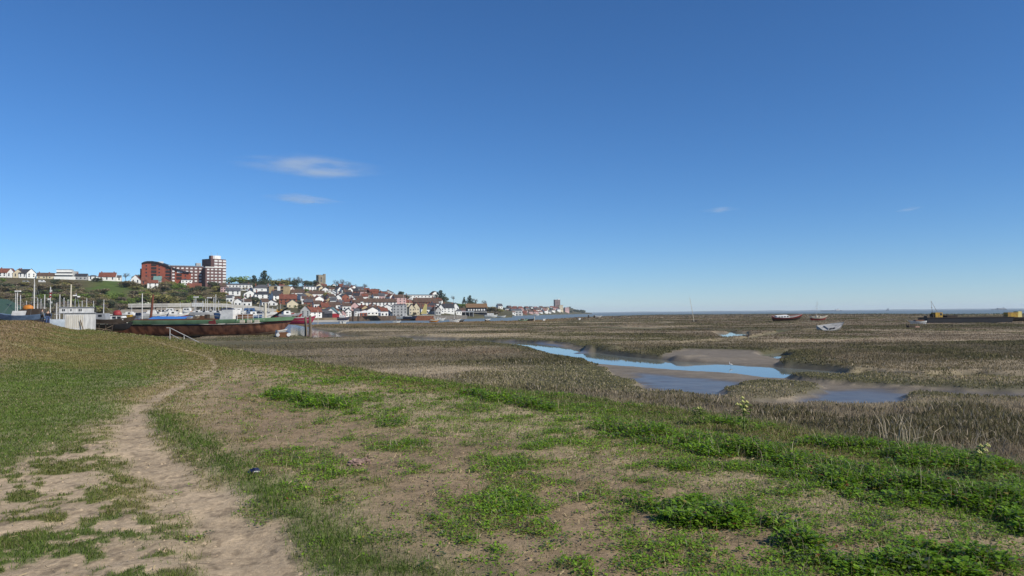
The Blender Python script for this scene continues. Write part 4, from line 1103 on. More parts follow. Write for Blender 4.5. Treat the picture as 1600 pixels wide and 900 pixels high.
BARK = mat('bark', (.11, .085, .065), .9, .3, 4)
def trunk_me(name, h, r, limbs, seed):
    g = random.Random(seed); mb = MB()
    mb.tube([(0, 0, -.06), (g.uniform(-.02, .02), g.uniform(-.02, .02), h * .5), (g.uniform(-.03, .03), g.uniform(-.03, .03), h)], [r, r * .75, r * .35], 6)
    for i in range(limbs):
        a = i * 6.283 / max(limbs, 1) + g.uniform(-.3, .3); z = h * g.uniform(.45, .9)
        mb.tube([(0, 0, z), (math.cos(a) * .16, math.sin(a) * .16, z + .14), (math.cos(a) * .3, math.sin(a) * .3, z + .32)], [r * .45, r * .3, r * .1], 5)
    return mb.mesh(name, BARK)

def lob(seed, n, w, z0, z1, r0, r1):
    g = random.Random(seed)
    return [(g.uniform(-w, w), g.uniform(-w, w), g.uniform(z0, z1), g.uniform(r0, r1)) for _ in range(n)]
PROTO = {
 'brown': (crown_me('crown', 1, lob(1, 9, .36, .22, .62, .18, .30), 900, .045, [(.125, .098, .058), (.105, .080, .050), (.09, .085, .04)]), trunk_me('trunk', .5, .035, 4, 1)),
 'olive': (crown_me('crown', 2, lob(2, 9, .36, .24, .64, .18, .30), 900, .045, [(.125, .115, .035), (.095, .095, .035), (.14, .12, .045)]), trunk_me('trunk', .5, .035, 4, 2)),
 'dark': (crown_me('crown', 3, lob(3, 8, .32, .24, .70, .2, .30), 900, .045, [(.030, .042, .022), (.042, .052, .026), (.05, .05, .03)]), trunk_me('trunk', .5, .035, 3, 3)),
 'green': (crown_me('crown', 4, lob(4, 10, .36, .25, .68, .18, .28), 1000, .04, [(.075, .105, .022), (.10, .135, .028), (.06, .09, .02)]), trunk_me('trunk', .5, .035, 4, 4)),
 'conifer': (crown_me('crown', 5, [(0, 0, .3, .30), (.1, .05, .45, .27), (-.08, -.1, .55, .23), (.04, .04, .70, .18), (-.02, 0, .85, .12), (-.2, .1, .35, .2), (.22, -.1, .32, .2)], 1000, .035, [(.020, .032, .022), (.028, .040, .026)]), trunk_me('trunk', .6, .03, 3, 5)),
 'bare': (twig_me('crown', 6), trunk_me('trunk', .62, .026, 6, 6)),
 'blossom': (crown_me('crown', 7, lob(7, 9, .34, .25, .66, .16, .28), 800, .035, [(.50, .50, .42), (.38, .40, .30), (.18, .2, .1)]), trunk_me('trunk', .5, .03, 4, 7)),
 'brown2': (crown_me('crown', 8, lob(18, 11, .40, .20, .55, .15, .25), 900, .04, [(.11, .09, .065), (.085, .075, .05), (.13, .10, .07)]), trunk_me('trunk', .45, .03, 5, 8)),
}
KIND = {'brown': ('hillside_bush', 'brown budding bush in the scrub on the hillside', 'bush'), 'olive': ('hillside_bush', 'olive yellow bush coming into leaf in the hillside scrub', 'bush'), 'dark': ('hillside_bush', 'dark evergreen bush in the scrub on the hillside', 'bush'),
        'green': ('hillside_bush', 'fresh green bush in the scrub on the hillside', 'bush'), 'brown2': ('hillside_bush', 'greyish twiggy bush in the scrub on the hillside', 'bush')}
def tree(kind, p, hgt, wid, label=None, name=None, cat=None, group=None):
    nm, lb, ct = KIND.get(kind, ('tree', None, 'tree'))
    o = thing(name or nm, label or lb, cat or ct, p, rr.uniform(0, 6.28), group)
    c = part('crown', PROTO[kind][0], o); c.scale = (wid, wid, hgt)
    c = part('trunk', PROTO[kind][1], o); c.scale = (wid * .9, wid * .9, hgt)
    return o
# picked-out trees: kind, px, base py, height px, width px, label
for kd, px, py, hp_, wp_, lb in (
  ('dark', 92, 434, 9, 10, 'round dark bush-like tree left of the white stepped flats'), ('dark', 150, 441, 7, 15, 'low dark spreading bush on the green slope under the crest'),
  ('green', 374, 449, 18, 30, 'bright yellow-green tree above the long white terrace'), ('conifer', 413, 453, 28, 22, 'tallest dark evergreen on the crest, right of the bright green tree'),
  ('conifer', 397, 452, 20, 18, 'lower dark evergreen between bright green tree and tallest evergreen'), ('dark', 405, 456, 18, 18, 'dark evergreen spreading beneath the tallest evergreen'), ('dark', 388, 452, 15, 14, 'dark tree just behind the bright green tree'),
  ('olive', 435, 451, 18, 22, 'broad olive tree behind the tan flats'), ('bare', 450, 450, 17, 18, 'bare tree on the crest behind the tan flats'), ('dark', 446, 450, 13, 14, 'dark tree right behind the tan flats'),
  ('bare', 462, 449, 17, 20, 'first bare tree between tan flats and church'), ('dark', 460, 450, 13, 15, 'dark bushy tree under the bare trees near the church'), ('bare', 470, 449, 15, 14, 'second bare tree between tan flats and church'),
  ('dark', 480, 450, 12, 12, 'dark pointed tree left of the church tower'), ('dark', 490, 451, 13, 12, 'round dark tree touching the church tower'), ('brown', 508, 454, 9, 16, 'brown tree at the foot of the church tower'), ('dark', 516, 454, 8, 16, 'dark low tree just right of the church tower'),
  ('bare', 526, 452, 15, 14, 'bare tree right of the church, first of the skyline trio'), ('bare', 535, 452, 16, 15, 'bare tree right of the church, middle of the skyline trio'), ('bare', 545, 454, 15, 15, 'bare tree right of the church, last of the skyline trio'),
  ('brown2', 533, 454, 6, 24, 'low brown thicket under the skyline trio of bare trees'), ('bare', 553, 455, 11, 12, 'small bare tree where the crest starts to drop'), ('bare', 570, 456, 13, 15, 'lone bare tree on the dropping crest'), ('dark', 585, 457, 6, 14, 'dark low tree on the crest amid roofs'),
  ('olive', 510, 466, 12, 11, 'grey-green rounded tree among roofs below the church'), ('dark', 626, 463, 8, 9, 'dark tree beside the white crest block'), ('dark', 634, 469, 8, 12, 'dark tree below the white crest block'),
  ('conifer', 688, 472, 17, 19, 'big dark pine leaning on the skyline by the white end house'), ('dark', 693, 473, 10, 16, 'dark bush under the big leaning pine'), ('brown', 682, 474, 8, 10, 'brown tree between white end house and pine'), ('bare', 708, 473, 11, 9, 'small round-headed bare tree above the slate harbour row'),
  ('green', 722, 482, 8, 22, 'green bushes beyond the slate harbour row'), ('conifer', 725, 477, 12, 7, 'narrow dark cypress right of the slate harbour row'), ('conifer', 734, 480, 17, 13, 'broad dark cypress behind the timber building'), ('dark', 738, 482, 11, 13, 'dark tree at the foot of the broad cypress'),
  ('bare', 743, 478, 12, 12, 'rounded purplish bare tree right of the cypresses'), ('olive', 748, 483, 7, 16, 'olive bush behind the timber building roof'), ('bare', 757, 480, 11, 14, 'bare tree on the slope end beyond the timber building'), ('brown', 762, 487, 9, 18, 'brown scrub tree beyond the timber building'),
  ('brown2', 772, 487, 9, 16, 'greyish scrub at the foot of the hill end'), ('olive', 780, 489, 8, 14, 'olive scrub where the hill meets the shore'), ('dark', 754, 486, 7, 12, 'dark scrub right of the timber building'), ('brown2', 767, 492, 7, 22, 'brown thicket just above the eastern shore'),
  ('blossom', 221, 483, 13, 17, 'white blossoming tree above the grey yard sheds'), ('olive', 253, 480, 26, 30, 'large olive-yellow tree behind the yard sheds'), ('olive', 236, 470, 16, 26, 'olive tree left of the large yellow one'), ('brown', 205, 448, 8, 14, 'brown tree beneath the crest near red roofs'),
  ('dark', 215, 440, 11, 15, 'dark tree on the crest left of the curved-roof flats'), ('bare', 196, 440, 14, 16, 'bare tree on the crest left of the dark tree'), ('bare', 222, 441, 12, 12, 'bare tree touching the curved-roof flats'), ('dark', 262, 452, 8, 10, 'dark round tree before the white house under the flats'),
  ('dark', 333, 452, 12, 16, 'dark tree at the foot of the tower block'), ('brown', 346, 450, 9, 14, 'brown tree right of the tower block'), ('dark', 395, 474, 10, 22, 'dark bushes between road bridge and white houses'), ('green', 368, 469, 7, 20, 'green bushes below the white houses left of dark ones'),
  ('brown', 480, 483, 9, 18, 'rusty brown tree left of the big grey gabled house')):
    p = on_hill(px, py); u = p.y / FPX
    tree(kd, p, hp_ * u * 1.15, wp_ * u * (1.0 if kd == 'bare' else 1.35), lb, 'tree', 'tree')
# scrub over the western slope
q = 0
while q < 298:
    px = rr.uniform(-60, 352); f = rr.random() ** .8
    cyv = float(np.interp(px, HPX, HCY)); py = cyv + 5 + (491 - cyv - 5) * f
    if 145 < px < 205 and 440 < py < 468 and rr.random() < .85: continue
    if 20 < px < 60 and 433 < py < 440 and rr.random() < .7: continue
    if 222 < px < 340 and py < 452 and rr.random() < .6: continue
    p = on_hill(px, py); u = p.y / FPX
    kd = rr.choices(['brown', 'olive', 'dark', 'green', 'brown2'], [28, 22, 16, 12, 22])[0]
    tree(kd, p, rr.uniform(7, 14) * u, rr.uniform(14, 30) * u, group='scrub on the hillside ' + kd); q += 1
# garden trees between the houses
for i in range(95):
    px = rr.uniform(350, 690); cyv = float(np.interp(px, HPX, HCY)); py = cyv + 6 + (488 - cyv) * rr.random()
    p = on_hill(px, py); u = p.y / FPX; kd = rr.choices(['brown', 'olive', 'dark', 'brown2', 'green'], [25, 15, 30, 25, 5])[0]
    nm = {'brown': 'brown budding', 'olive': 'olive', 'dark': 'dark evergreen', 'brown2': 'greyish twiggy', 'green': 'fresh green'}[kd]
    tree(kd, p, rr.uniform(4.5, 9) * u, rr.uniform(5, 11) * u, f'{nm} garden tree between houses on the town hill', 'garden_tree', 'tree', 'garden trees ' + kd)
# wooded point at the far end of the headland
for i in range(26):
    px = rr.uniform(880, 913); cyv = float(np.interp(px, FPXS, FCY)); py = cyv + (489.5 - cyv) * rr.uniform(.1, .9)
    p = on_hill(px, py, True); u = p.y / FPX
    tree('dark', p, rr.uniform(2, 4.5) * u, rr.uniform(4, 8) * u, 'dark tree on the wooded point beyond the distant towers', 'headland_tree', 'tree', 'trees on the wooded point')
for i in range(30):
    px = rr.uniform(786, 868); p = on_hill(px, float(np.interp(px, FPXS, FCY)) + rr.uniform(.3, 3), True); u = p.y / FPX
    tree('dark', p, rr.uniform(1.5, 3) * u, rr.uniform(4, 9) * u, 'dark tree along the ridge of the far shore', 'ridge_tree', 'tree', 'trees along the far ridge')

# ================================================================== BOATS, MOORINGS AND YARD
PNT = {}
def paint(name, c, **k):
    k.setdefault('var', .25); k.setdefault('scale', 1.2); k.setdefault('rough', .55)
    return mat(name, c, k.pop('rough'), k.pop('var'), k.pop('scale'), **k)
P_WHITE = paint('boat_white', (.72, .71, .68)); P_BLUE = paint('boat_blue', (.05, .11, .24)); P_NAVY = paint('boat_navy', (.02, .03, .07)); P_RED = paint('boat_red', (.30, .04, .04))
P_GREEN = paint('boat_green', (.24, .42, .23), var=.3, scale=.6); P_BLACK = paint('boat_black', (.018, .018, .022)); P_GREY = paint('boat_grey', (.30, .31, .33)); P_TEAL = paint('boat_teal', (.07, .20, .19))
P_WOOD = paint('weathered_wood', (.20, .155, .11), rough=.9, var=.4, scale=2, stretch=(1, 1, .3)); P_DECK = paint('deck_grey', (.26, .25, .23), rough=.85); P_TARP = paint('blue_tarp', (.06, .22, .60), rough=.5)
P_ORANGE = paint('orange_paint', (.55, .20, .03)); P_YEL = paint('yellow_paint', (.40, .25, .03), c2=(.22, .13, .03), scale=2); P_RUST = paint('rust_hull', (.37, .165, .095), rough=.9, c2=(.14, .06, .04), scale=1.1, stretch=(1, 1, .22), lo=.4, hi=.6, detail=9)
P_CONC = paint('concrete', (.40, .385, .35), rough=.9); P_MAST = paint('mast_alloy', (.68, .67, .65), rough=.4); P_DARKW = paint('dark_timber', (.06, .045, .035), rough=.9); P_MAG = paint('magenta_red', (.36, .03, .075)); P_BROWN = paint('brown_paint', (.18, .085, .04))
P_CREAM = paint('cream_paint', (.62, .56, .44)); P_WETW = paint('old_grey_planks', (.34, .335, .33), rough=.85, c2=(.16, .16, .165), scale=1.2, stretch=(.4, 4, 4), detail=8)

def hull_part(name, mt, parent, L, B, D, s0, s1, sheer=.35, rake=.9, stern=.75, n=22, kf=.25, off=0.0, bowpow=2.2):
    """one band of a boat's skin between the fractions s0 and s1 of its depth (keel 0, gunwale 1)"""
    mb = MB(); K = 6; V = []
    for i in range(n + 1):
        u = i / n
        b = (B / 2) * ((stern + (1 - stern) * min(1, u / .4) ** .7) if u < .4 else 1.0) * (1 - max(0, (u - .45) / .55) ** bowpow)
        b = max(b, .02) + off
        kz = kf * D * max(0, (u - .75) / .25) ** 2 + .05 * D * max(0, (.2 - u) / .2)
        gz = D + sheer * (2 * u - 1) ** 2 * (1.4 if u > .5 else .7)
        for j in range(-K, K + 1):
            s = s0 + (s1 - s0) * abs(j) / K if s0 > 0 else abs(j) / K * s1
            wf = min(1, (s * 1.02)) ** .42
            V.append(((u - .5) * L + rake * s * max(0, u - .6) / .4 - .15 * s * (u < .05), math.copysign(b * wf, j) if (j or s0 == 0) else 0, kz + (gz - kz) * s))
    m = 2 * K + 1; F = []
    for i in range(n):
        for j in range(m - 1):
            if s0 > 0 and j in (K - 1, K): continue
            F.append((i * m + j, (i + 1) * m + j, (i + 1) * m + j + 1, i * m + j + 1))
    if s0 > 0:
        for side in (0, 1): pass
        F.append(tuple(range(0, K)) + tuple(range(m - 1, K, -1))[::-1])
    else:
        F.append(tuple(range(m)))
    mb.add(V, F)
    return mb.build(name, mt, parent, True)

def deck_part(mt, parent, L, B, D, s=.9, sheer=.35, rake=.9, stern=.75, n=22, name='deck', bowpow=2.2):
    mb = MB(); V = []
    for i in range(n + 1):
        u = i / n
        b = (B / 2) * ((stern + (1 - stern) * min(1, u / .4) ** .7) if u < .4 else 1.0) * (1 - max(0, (u - .45) / .55) ** bowpow)
        gz = (D + sheer * (2 * u - 1) ** 2 * (1.4 if u > .5 else .7)) * s
        x = (u - .5) * L + rake * s * max(0, u - .6) / .4
        V += [(x, -b * .97, gz), (x, b * .97, gz)]
    mb.add(V, [(2 * i, 2 * i + 2, 2 * i + 3, 2 * i + 1) for i in range(n)])
    return mb.build(name, mt, parent)

def boat(label, loc, rz, L, B, D, low, up, cabin=(), masts=(), split=.55, deck=P_DECK, stripe=None, name='boat', cat='boat', group=None, tilt=0, trim=0, boom=None, rigging=True, **hk):
    o = thing(name, label, cat, loc, rz, group)
    o.rotation_euler = (tilt, trim, rz)
    hull_part('hull', low, o, L, B, D, 0, split, **hk)
    hull_part('topside', up, o, L, B, D, split, 1.0, **hk)
    if stripe: hull_part('rubbing_strake', stripe, o, L, B, D, .93, 1.02, off=.04, **hk)
    dk = {k: v for k, v in hk.items() if k in ('sheer', 'rake', 'stern', 'bowpow')}
    if deck: deck_part(deck, o, L, B, D, **dk)
    for (x0, x1, wd, h0, h1, mt) in cabin:
        c = MB(); sl = min(.25, (x1 - x0) * .15)
        c.add([(x0, -wd / 2, h0), (x1, -wd / 2, h0), (x1, wd / 2, h0), (x0, wd / 2, h0), (x0 + sl * .4, -wd / 2 + .06, h1), (x1 - sl, -wd / 2 + .06, h1), (x1 - sl, wd / 2 - .06, h1), (x0 + sl * .4, wd / 2 - .06, h1)],
              [(0, 3, 2, 1), (4, 5, 6, 7), (0, 1, 5, 4), (1, 2, 6, 5), (2, 3, 7, 6), (3, 0, 4, 7)])
        cb = c.build('cabin', mt, o)
        nw = max(1, min(4, int((x1 - x0) / .9)))
        for i in range(nw):
            part('window', box_me('window', .5, .05, .32, GLS), cb, (x0 + sl + (x1 - x0 - 2 * sl) * (i + .5) / nw, -wd / 2 + .015, h0 + (h1 - h0) * .62))
    for (x, h, r) in masts:
        mm = MB().tube([(x, 0, D * .6), (x, 0, h)], [r, r * .7], 6).build('mast', P_MAST, o)
        if rigging and h > 5:
            mb = MB()
            for q in ((-L * .48, 0, D * .9), (L * .48, 0, D), (x - .2, B * .45, D), (x - .2, -B * .45, D)): mb.tube([(x, 0, h * .97), q], .012, 3)
            mb.build('stays', P_GREY, mm)
            MB().tube([(x - .4, 0, h * .62), (x + .4, 0, h * .62)], .03, 4).build('spreader', P_MAST, mm)
    if boom: MB().tube([boom[0], boom[1]], .09, 6).build('boom', boom[2], o)
    return o

def gpos(px, py, Y):
    """a place on the ground at depth Y below the photo column px"""
    x = (px - 800) / FPX * Y
    return Vector((x, Y, ground_z(x, Y)))
def zat(py, px, Y): return EYE + (hor(px) - py) / FPX * Y

# ---- the long rusty barge beside the sea wall
p0, p1 = Vector((-74.0, 131.5, 0)), Vector((-39.8, 127, 0))
mid = (p0 + p1) / 2; L = (p1 - p0).length; rz = math.atan2(p1.y - p0.y, p1.x - p0.x)
kw = dict(sheer=.34, rake=2.6, stern=.7, n=40, bowpow=3.2)
bg_ = thing('barge', 'very long rusty barge with green bulwark lying beside the sea wall', 'barge', (mid.x, mid.y, -1.95), rz)
hull_part('hull', P_RUST, bg_, L, 6.4, 3.0, 0, .66, **kw)
hull_part('waterline_band', paint('pale_mud_stain', (.33, .24, .15), rough=.95, c2=(.22, .12, .07), scale=.6), bg_, L, 6.4, 3.0, .02, .16, off=.03, **kw)
hull_part('rubbing_strake', P_BLACK, bg_, L, 6.4, 3.0, .655, .725, off=.10, **kw)
hull_part('bulwark', P_GREEN, bg_, L, 6.4, 3.0, .725, 1.0, off=.02, **kw)
deck_part(P_DECK, bg_, L, 6.4, 3.0, s=.82, **{k: kw[k] for k in ('sheer', 'rake', 'stern', 'bowpow')})
S = L / 47.0
MB().box(-14 * S, -2.2, 2.5, 8 * S, 2.2, 3.25).build('hatch_coaming', P_BROWN, bg_)
wh = MB(); wh.add([(7.0, -2.3, 2.4), (9.6, -2.3, 2.4), (9.6, .6, 2.4), (7.0, .6, 2.4), (7.5, -2.2, 4.75), (9.5, -2.2, 4.75), (9.5, .5, 4.75), (7.5, .5, 4.75)], [(0, 3, 2, 1), (4, 5, 6, 7), (0, 1, 5, 4), (1, 2, 6, 5), (2, 3, 7, 6), (3, 0, 4, 7)])
wh.build('wheelhouse', P_WHITE, bg_)
MB().box(5.6, -3.02, 2.3, 6.8, -2.2, 3.15).build('deck_locker', paint('dark_red', (.16, .03, .03)), bg_)
MB().box(9.9, -1.4, 2.4, 11.4, 1.4, 4.0).build('winch_house', P_BROWN, bg_)
mb = MB()
for i in range(6): mb.tube([(10.6 + i * .85, -2.75 + i * .22, 2.9), (10.6 + i * .85, -2.75 + i * .22, 3.9)], .045, 5)
mb.tube([(10.6, -2.75, 3.9), (14.9, -1.65, 4.0)], .045, 5); mb.tube([(10.6, -2.75, 3.45), (14.9, -1.65, 3.55)], .03, 5); mb.build('guard_rail', P_WHITE, bg_)
for i in range(3): MB().box(11.2 + i * 1.2, -3.0 + i * .22, 2.5, 12.0 + i * 1.2, -2.8 + i * .22, 2.98).build('paint_patch', P_CREAM, bg_)
MB().tube([(15.4, 0, 3.3), (18.6, -.3, 5.0)], [.2, .12], 6).build('bowsprit', P_BLACK, bg_)
MB().tube([(-7.2, 0, 2.2), (-6.6, 0, 7.6)], [.24, .17], 8).build('mast', paint('rust_mast', (.17, .06, .035)), bg_)
MB().tube([(-8.5, -.3, 2.2), (-8.5, -.3, 7.8)], [.1, .07], 6).build('derrick_post', P_WHITE, bg_)
MB().tube([(14.2, .2, 2.4), (14.2, .2, 5.8)], [.26, .22], 8).build('bollard_post', P_CREAM, bg_)
for i, (x, w_, h_) in enumerate(((3.4, .9, .5), (4.3, .5, .7), (2.2, .7, .4), (-10.2, .6, .8), (1.0, .8, .35))): MB().box(x, -2.1, 3.26, x + w_, -1.2, 3.26 + h_).build('deck_gear', (P_BROWN, P_DARKW, P_WOOD, P_YEL, P_GREY)[i], bg_)
BM = Matrix.Translation((mid.x, mid.y, -1.95)) @ Matrix.Rotation(rz, 4, 'Z')
def on_barge(x, y, z): return BM @ Vector((x, y, z))

def tarp(label, x0, x1, z0, h, mt=P_TARP, w=4.2):
    o = thing('tarpaulin', label, 'tarpaulin', on_barge((x0 + x1) / 2, 0, z0), rz)
    n = 16; V = []; F = []; g = random.Random(int(x0 * 10))
    for i in range(n + 1):
        x = (i / n - .5) * (x1 - x0)
        for j in range(9):
            v = j / 8
            V.append((x + g.uniform(-.1, .1), (v - .5) * w, max(0.0, math.sin(v * math.pi)) ** .6 * h * (.7 + .5 * g.random())))
    for i in range(n):
        for j in range(8): F.append((i * 9 + j, i * 9 + j + 1, (i + 1) * 9 + j + 1, (i + 1) * 9 + j))
    F += [tuple(range(9))[::-1], tuple(n * 9 + j for j in range(9))]
    s = MB().add(V, F); s.build('cover', mt, o, True)
    mb = MB()
    for i in range(4): mb.tube([((i / 3 - .5) * (x1 - x0) * .9, -w / 2 - .02, 0), ((i / 3 - .5) * (x1 - x0) * .9, -w * .1, h * 1.16), ((i / 3 - .5) * (x1 - x0) * .9, w / 2, 0)], .02, 4)
    mb.build('lashing', P_GREY, o)
tarp('bright blue tarpaulin over the stern end of the long barge', -13.6, -9.4, 2.75, .5)
tarp('long bright blue tarpaulin amidships on the rusty barge', -6.2, 1.0, 3.26, .42)
boat('small white upturned dinghy lying between the blue tarpaulins on the barge', on_barge(-11.2, -2.5, 3.6), rz + R(10), 3.0, 1.3, .9, P_WHITE, P_WHITE, deck=None, name='dinghy', cat='dinghy', tilt=R(165))

# ---- houseboat, blue boat, dark boat and staging at the left
Y = 101; x = (121.5 - 800) / FPX * Y; zb = zat(512.5, 121, Y)
o = thing('houseboat', 'white two-storey houseboat with planked side moored behind the grass bank', 'houseboat', (x, Y, zb), R(29))
u = Y / FPX
P_OLDW = paint('old_white', (.56, .56, .55), c2=(.36, .36, .36), scale=1.5, stretch=(3, 3, .4), detail=8)
MB().box(-16.5 * u, -1.8, -.8, 24.5 * u, 2.2, 23 * u).build('hull', P_OLDW, o)
V = [(-36 * u, -1.5, 4 * u), (-16.6 * u, -1.7, -.6), (-16.6 * u, 2, -.6), (-34 * u, 2, 4 * u), (-36 * u, -1.6, 14 * u), (-16.6 * u, -1.8, 14 * u), (-16.6 * u, 2.2, 14 * u), (-36 * u, 2.2, 14 * u)]
MB().add(V, [(0, 3, 2, 1), (4, 5, 6, 7), (0, 1, 5, 4), (1, 2, 6, 5), (2, 3, 7, 6), (3, 0, 4, 7)]).build('bow', paint('pale_blue_white', (.50, .56, .62), c2=(.34, .40, .47)), o)
for i in range(9): MB().box((-14 + i * 2.6) * u, -1.86, 1 * u, (-13.2 + i * 2.6) * u, -1.81, 20 * u).build('batten', P_CREAM, o)
cb = MB().box(-24.5 * u, -1.6, 23.6 * u, 22 * u, 2, 32 * u).build('upper_cabin', P_OLDW, o)
MB().box(-27 * u, -1.95, 22.9 * u, 25 * u, 2.3, 23.9 * u).build('side_deck', P_GREY, o)
MB().box(-25.5 * u, -1.75, 32 * u, 23 * u, 2.15, 32.8 * u).build('roof', P_GREY, o)
for xx in (-19.5, -17.2, -8.5, 2.5, 5): part('window', box_me('window', 1.6 * u, .06, 3.2 * u, GLS), cb, (xx * u, -1.62, 28 * u))
MB().box(23.2 * u, -.4, 24 * u, 24.6 * u, .3, 33.4 * u).build('funnel', P_BLACK, o)
MB().tube([(-10 * u, 0, 32 * u), (-9.3 * u, 0, 68 * u)], [.12, .08], 6).build('mast', P_CREAM, o)
MB().tube([(-4 * u, 0, 32 * u), (-2.6 * u, 0, 55 * u)], .035, 5).build('radar_pole', P_GREY, o)
MB().tube([(2.5 * u, 0, 32 * u), (-2.3 * u, 0, 54 * u)], .03, 5).build('radar_pole', P_GREY, o)
mb = MB(); mb.box(-7 * u, -.25, 50 * u, -1.5 * u, .25, 51.6 * u); mb.box(-1 * u, -.25, 48 * u, 3 * u, .25, 50 * u); mb.build('radar_scanner', P_WHITE, o)
MB().tube([(8 * u, -2.2, -2 * u), (4 * u, -2.1, 13 * u)], .07, 5).build('prop', P_WOOD, o)

Y = 113
boat('weathered blue wooden boat with pale wheelhouse behind the grassy bank', ((36 - 800) / FPX * Y, Y, zat(504, 36, Y) - .9), R(184), 7.2, 2.8, 2.0, P_NAVY, paint('faded_blue', (.13, .19, .28), c2=(.05, .09, .16)), cabin=((-1.2, 1.3, 1.9, 1.7, 2.7, P_WHITE), (-2.9, -.9, 2.0, 2.0, 3.0, P_DARKW)), masts=((-1.6, 7.6, .07),), sheer=.4, rake=.7)
o = thing('wheelhouse_frame', 'white-framed dark wheelhouse standing above the blue boat', 'wheelhouse', ((48.5 - 800) / FPX * 117, 117, zat(491, 48, 117)), R(5))
MB().box(-.85, -.7, -1.2, .85, .7, .35).build('wall', P_DARKW, o); MB().box(-1.0, -.8, .36, 1.0, .8, .55).build('roof', P_CREAM, o)
for s in (-1, 1): MB().box(s * .9 - .14, -.85, -.1, s * .9 + .14, -.6, .35).build('post', P_WHITE, o)
Y = 108
boat('dark timber boat with grey deckhouse between the houseboat and the barge', ((172 - 800) / FPX * Y, Y, zat(515, 172, Y) - .2), R(4), 5.6, 2.4, 1.7, P_BLACK, P_DARKW, cabin=((-1.9, -.2, 1.7, 1.7, 2.6, P_GREY), (.3, 2.2, 1.5, 1.6, 2.2, P_WHITE)), masts=((-.9, 4.6, .05),), rigging=False)
o = thing('mooring_stage', 'dark timber staging with slanting poles beside the white houseboat', 'staging', gpos(157, 510, 104), R(4))
for i in range(4): MB().tube([(-1.2 + i * .9, 0, -1), (-1.1 + i * .9, .1, 1.5)], .06, 5).build('post', P_DARKW, o)
MB().box(-1.5, -.1, 1.4, 2.0, .9, 1.52).build('deck', P_DARKW, o)
for a_, b_ in (((-1.6, -.2, 1.3), (.6, -.5, -.3)), ((-1.2, -.3, .9), (1.6, -.3, .5)), ((-.6, -.3, 0), (1.9, -.3, 1.2))): MB().tube([a_, b_], .045, 5).build('pole', P_WOOD, o)
for lb, px, py, Y, s in (('orange tarpaulin bundle on a boat behind the blue wooden boat', 44, 481, 125, (.9, .7, .65)), ('small red cover on a boat left of the grey yard sheds', 183, 490, 125, (.75, .6, .7))):
    o = thing('boat_cover', lb, 'boat cover', ((px - 800) / FPX * Y, Y, zat(py, px, Y) - .3), 0)
    MB().blob((0, 0, .2), s, 10, 6, .25).build('canvas', P_ORANGE if 'orange' in lb else P_RED, o, True); MB().tube([(-.3, 0, .1), (.55, 0, 1.3)], .03, 4).build('pole', P_GREY, o)
    MB().box(-1.2, -.6, -1.6, 1.2, .8, .05).build('boat_side', P_DARKW, o)

# ---- yachts whose masts rise over the boatyard
YA = [(25, 457, 150, 'short white-headed mast yacht, first left of the blue boat mast', P_WHITE), (31, 461, 165, 'thin-masted yacht close by the dark green shed', P_NAVY), (52.5, 445, 150, 'yacht with tallest white mast and slanting stay behind the blue boat', P_WHITE), (57, 466, 170, 'small-masted yacht just right of the tallest white mast', P_GREY), (68, 460, 160, 'slim bare-masted yacht behind the two people', P_NAVY),
      (77.5, 448, 140, 'yacht with furled red and white flags up its mast', P_WHITE), (86.5, 473, 130, 'yacht with short varnished yellow mast left of the houseboat', P_GREEN), (92, 460, 160, 'yacht with grey mast nearest the left of the houseboat', P_WHITE), (99, 465, 170, 'thin-masted yacht rising behind the houseboat bow', P_GREY),
      (105, 468, 175, 'yacht with slanting mast behind the houseboat cabin', P_NAVY), (127, 470, 165, 'yacht with thin mast right of the houseboat radar', P_WHITE), (134, 466, 160, 'twin-stayed yacht mast at the right end of the houseboat', P_WHITE), (160, 474, 150, 'yacht with short pale mast over the dark timber boat', P_WHITE),
      (305, 464, 205, 'yacht with mast right beside the floodlight over the white hull', P_WHITE), (315.5, 470, 200, 'second yacht along under the white bridge panel', P_WHITE), (320, 467, 215, 'third yacht along under the white bridge panel', P_NAVY), (333, 464, 190, 'yacht with blue-white mast beside the tall white one', P_BLUE), (335.6, 460, 185, 'yacht with tallest mast over the long white covered hull', P_WHITE),
      (346, 476, 210, 'yacht with mast at the end of the white bridge panel', P_GREY), (362, 463, 195, 'yacht with grey mast above the blue canopies', P_WHITE), (379, 466, 180, 'yacht with pale mast right behind the barge wheelhouse', P_WHITE), (386, 477, 215, 'yacht with thin mast behind the blue cabin cruiser', P_GREY), (405, 474, 210, 'yacht with thin mast above the teal boat', P_WHITE), (411, 477, 220, 'yacht with thin mast just right of the teal boat', P_NAVY), (425, 480, 200, 'yacht with thin mast left of the yellow wheelhouse', P_WHITE)]
for px, ytop, Y, lb, hc in YA:
    x = (px - 800) / FPX * Y; base = -1.0 if Y < 180 else -1.3
    h = zat(ytop, px, Y) - base
    boat(lb, (x, Y, base), R(rr.uniform(-35, 35)), 7.5, 2.4, 1.5, P_BLUE if hc is P_WHITE else P_RED, hc, cabin=((-1.2, 1.4, 1.5, 1.5, 2.1, P_WHITE),), masts=((.2, h, .10),), name='yacht', cat='yacht', group='yachts laid up in the boatyard', sheer=.3)
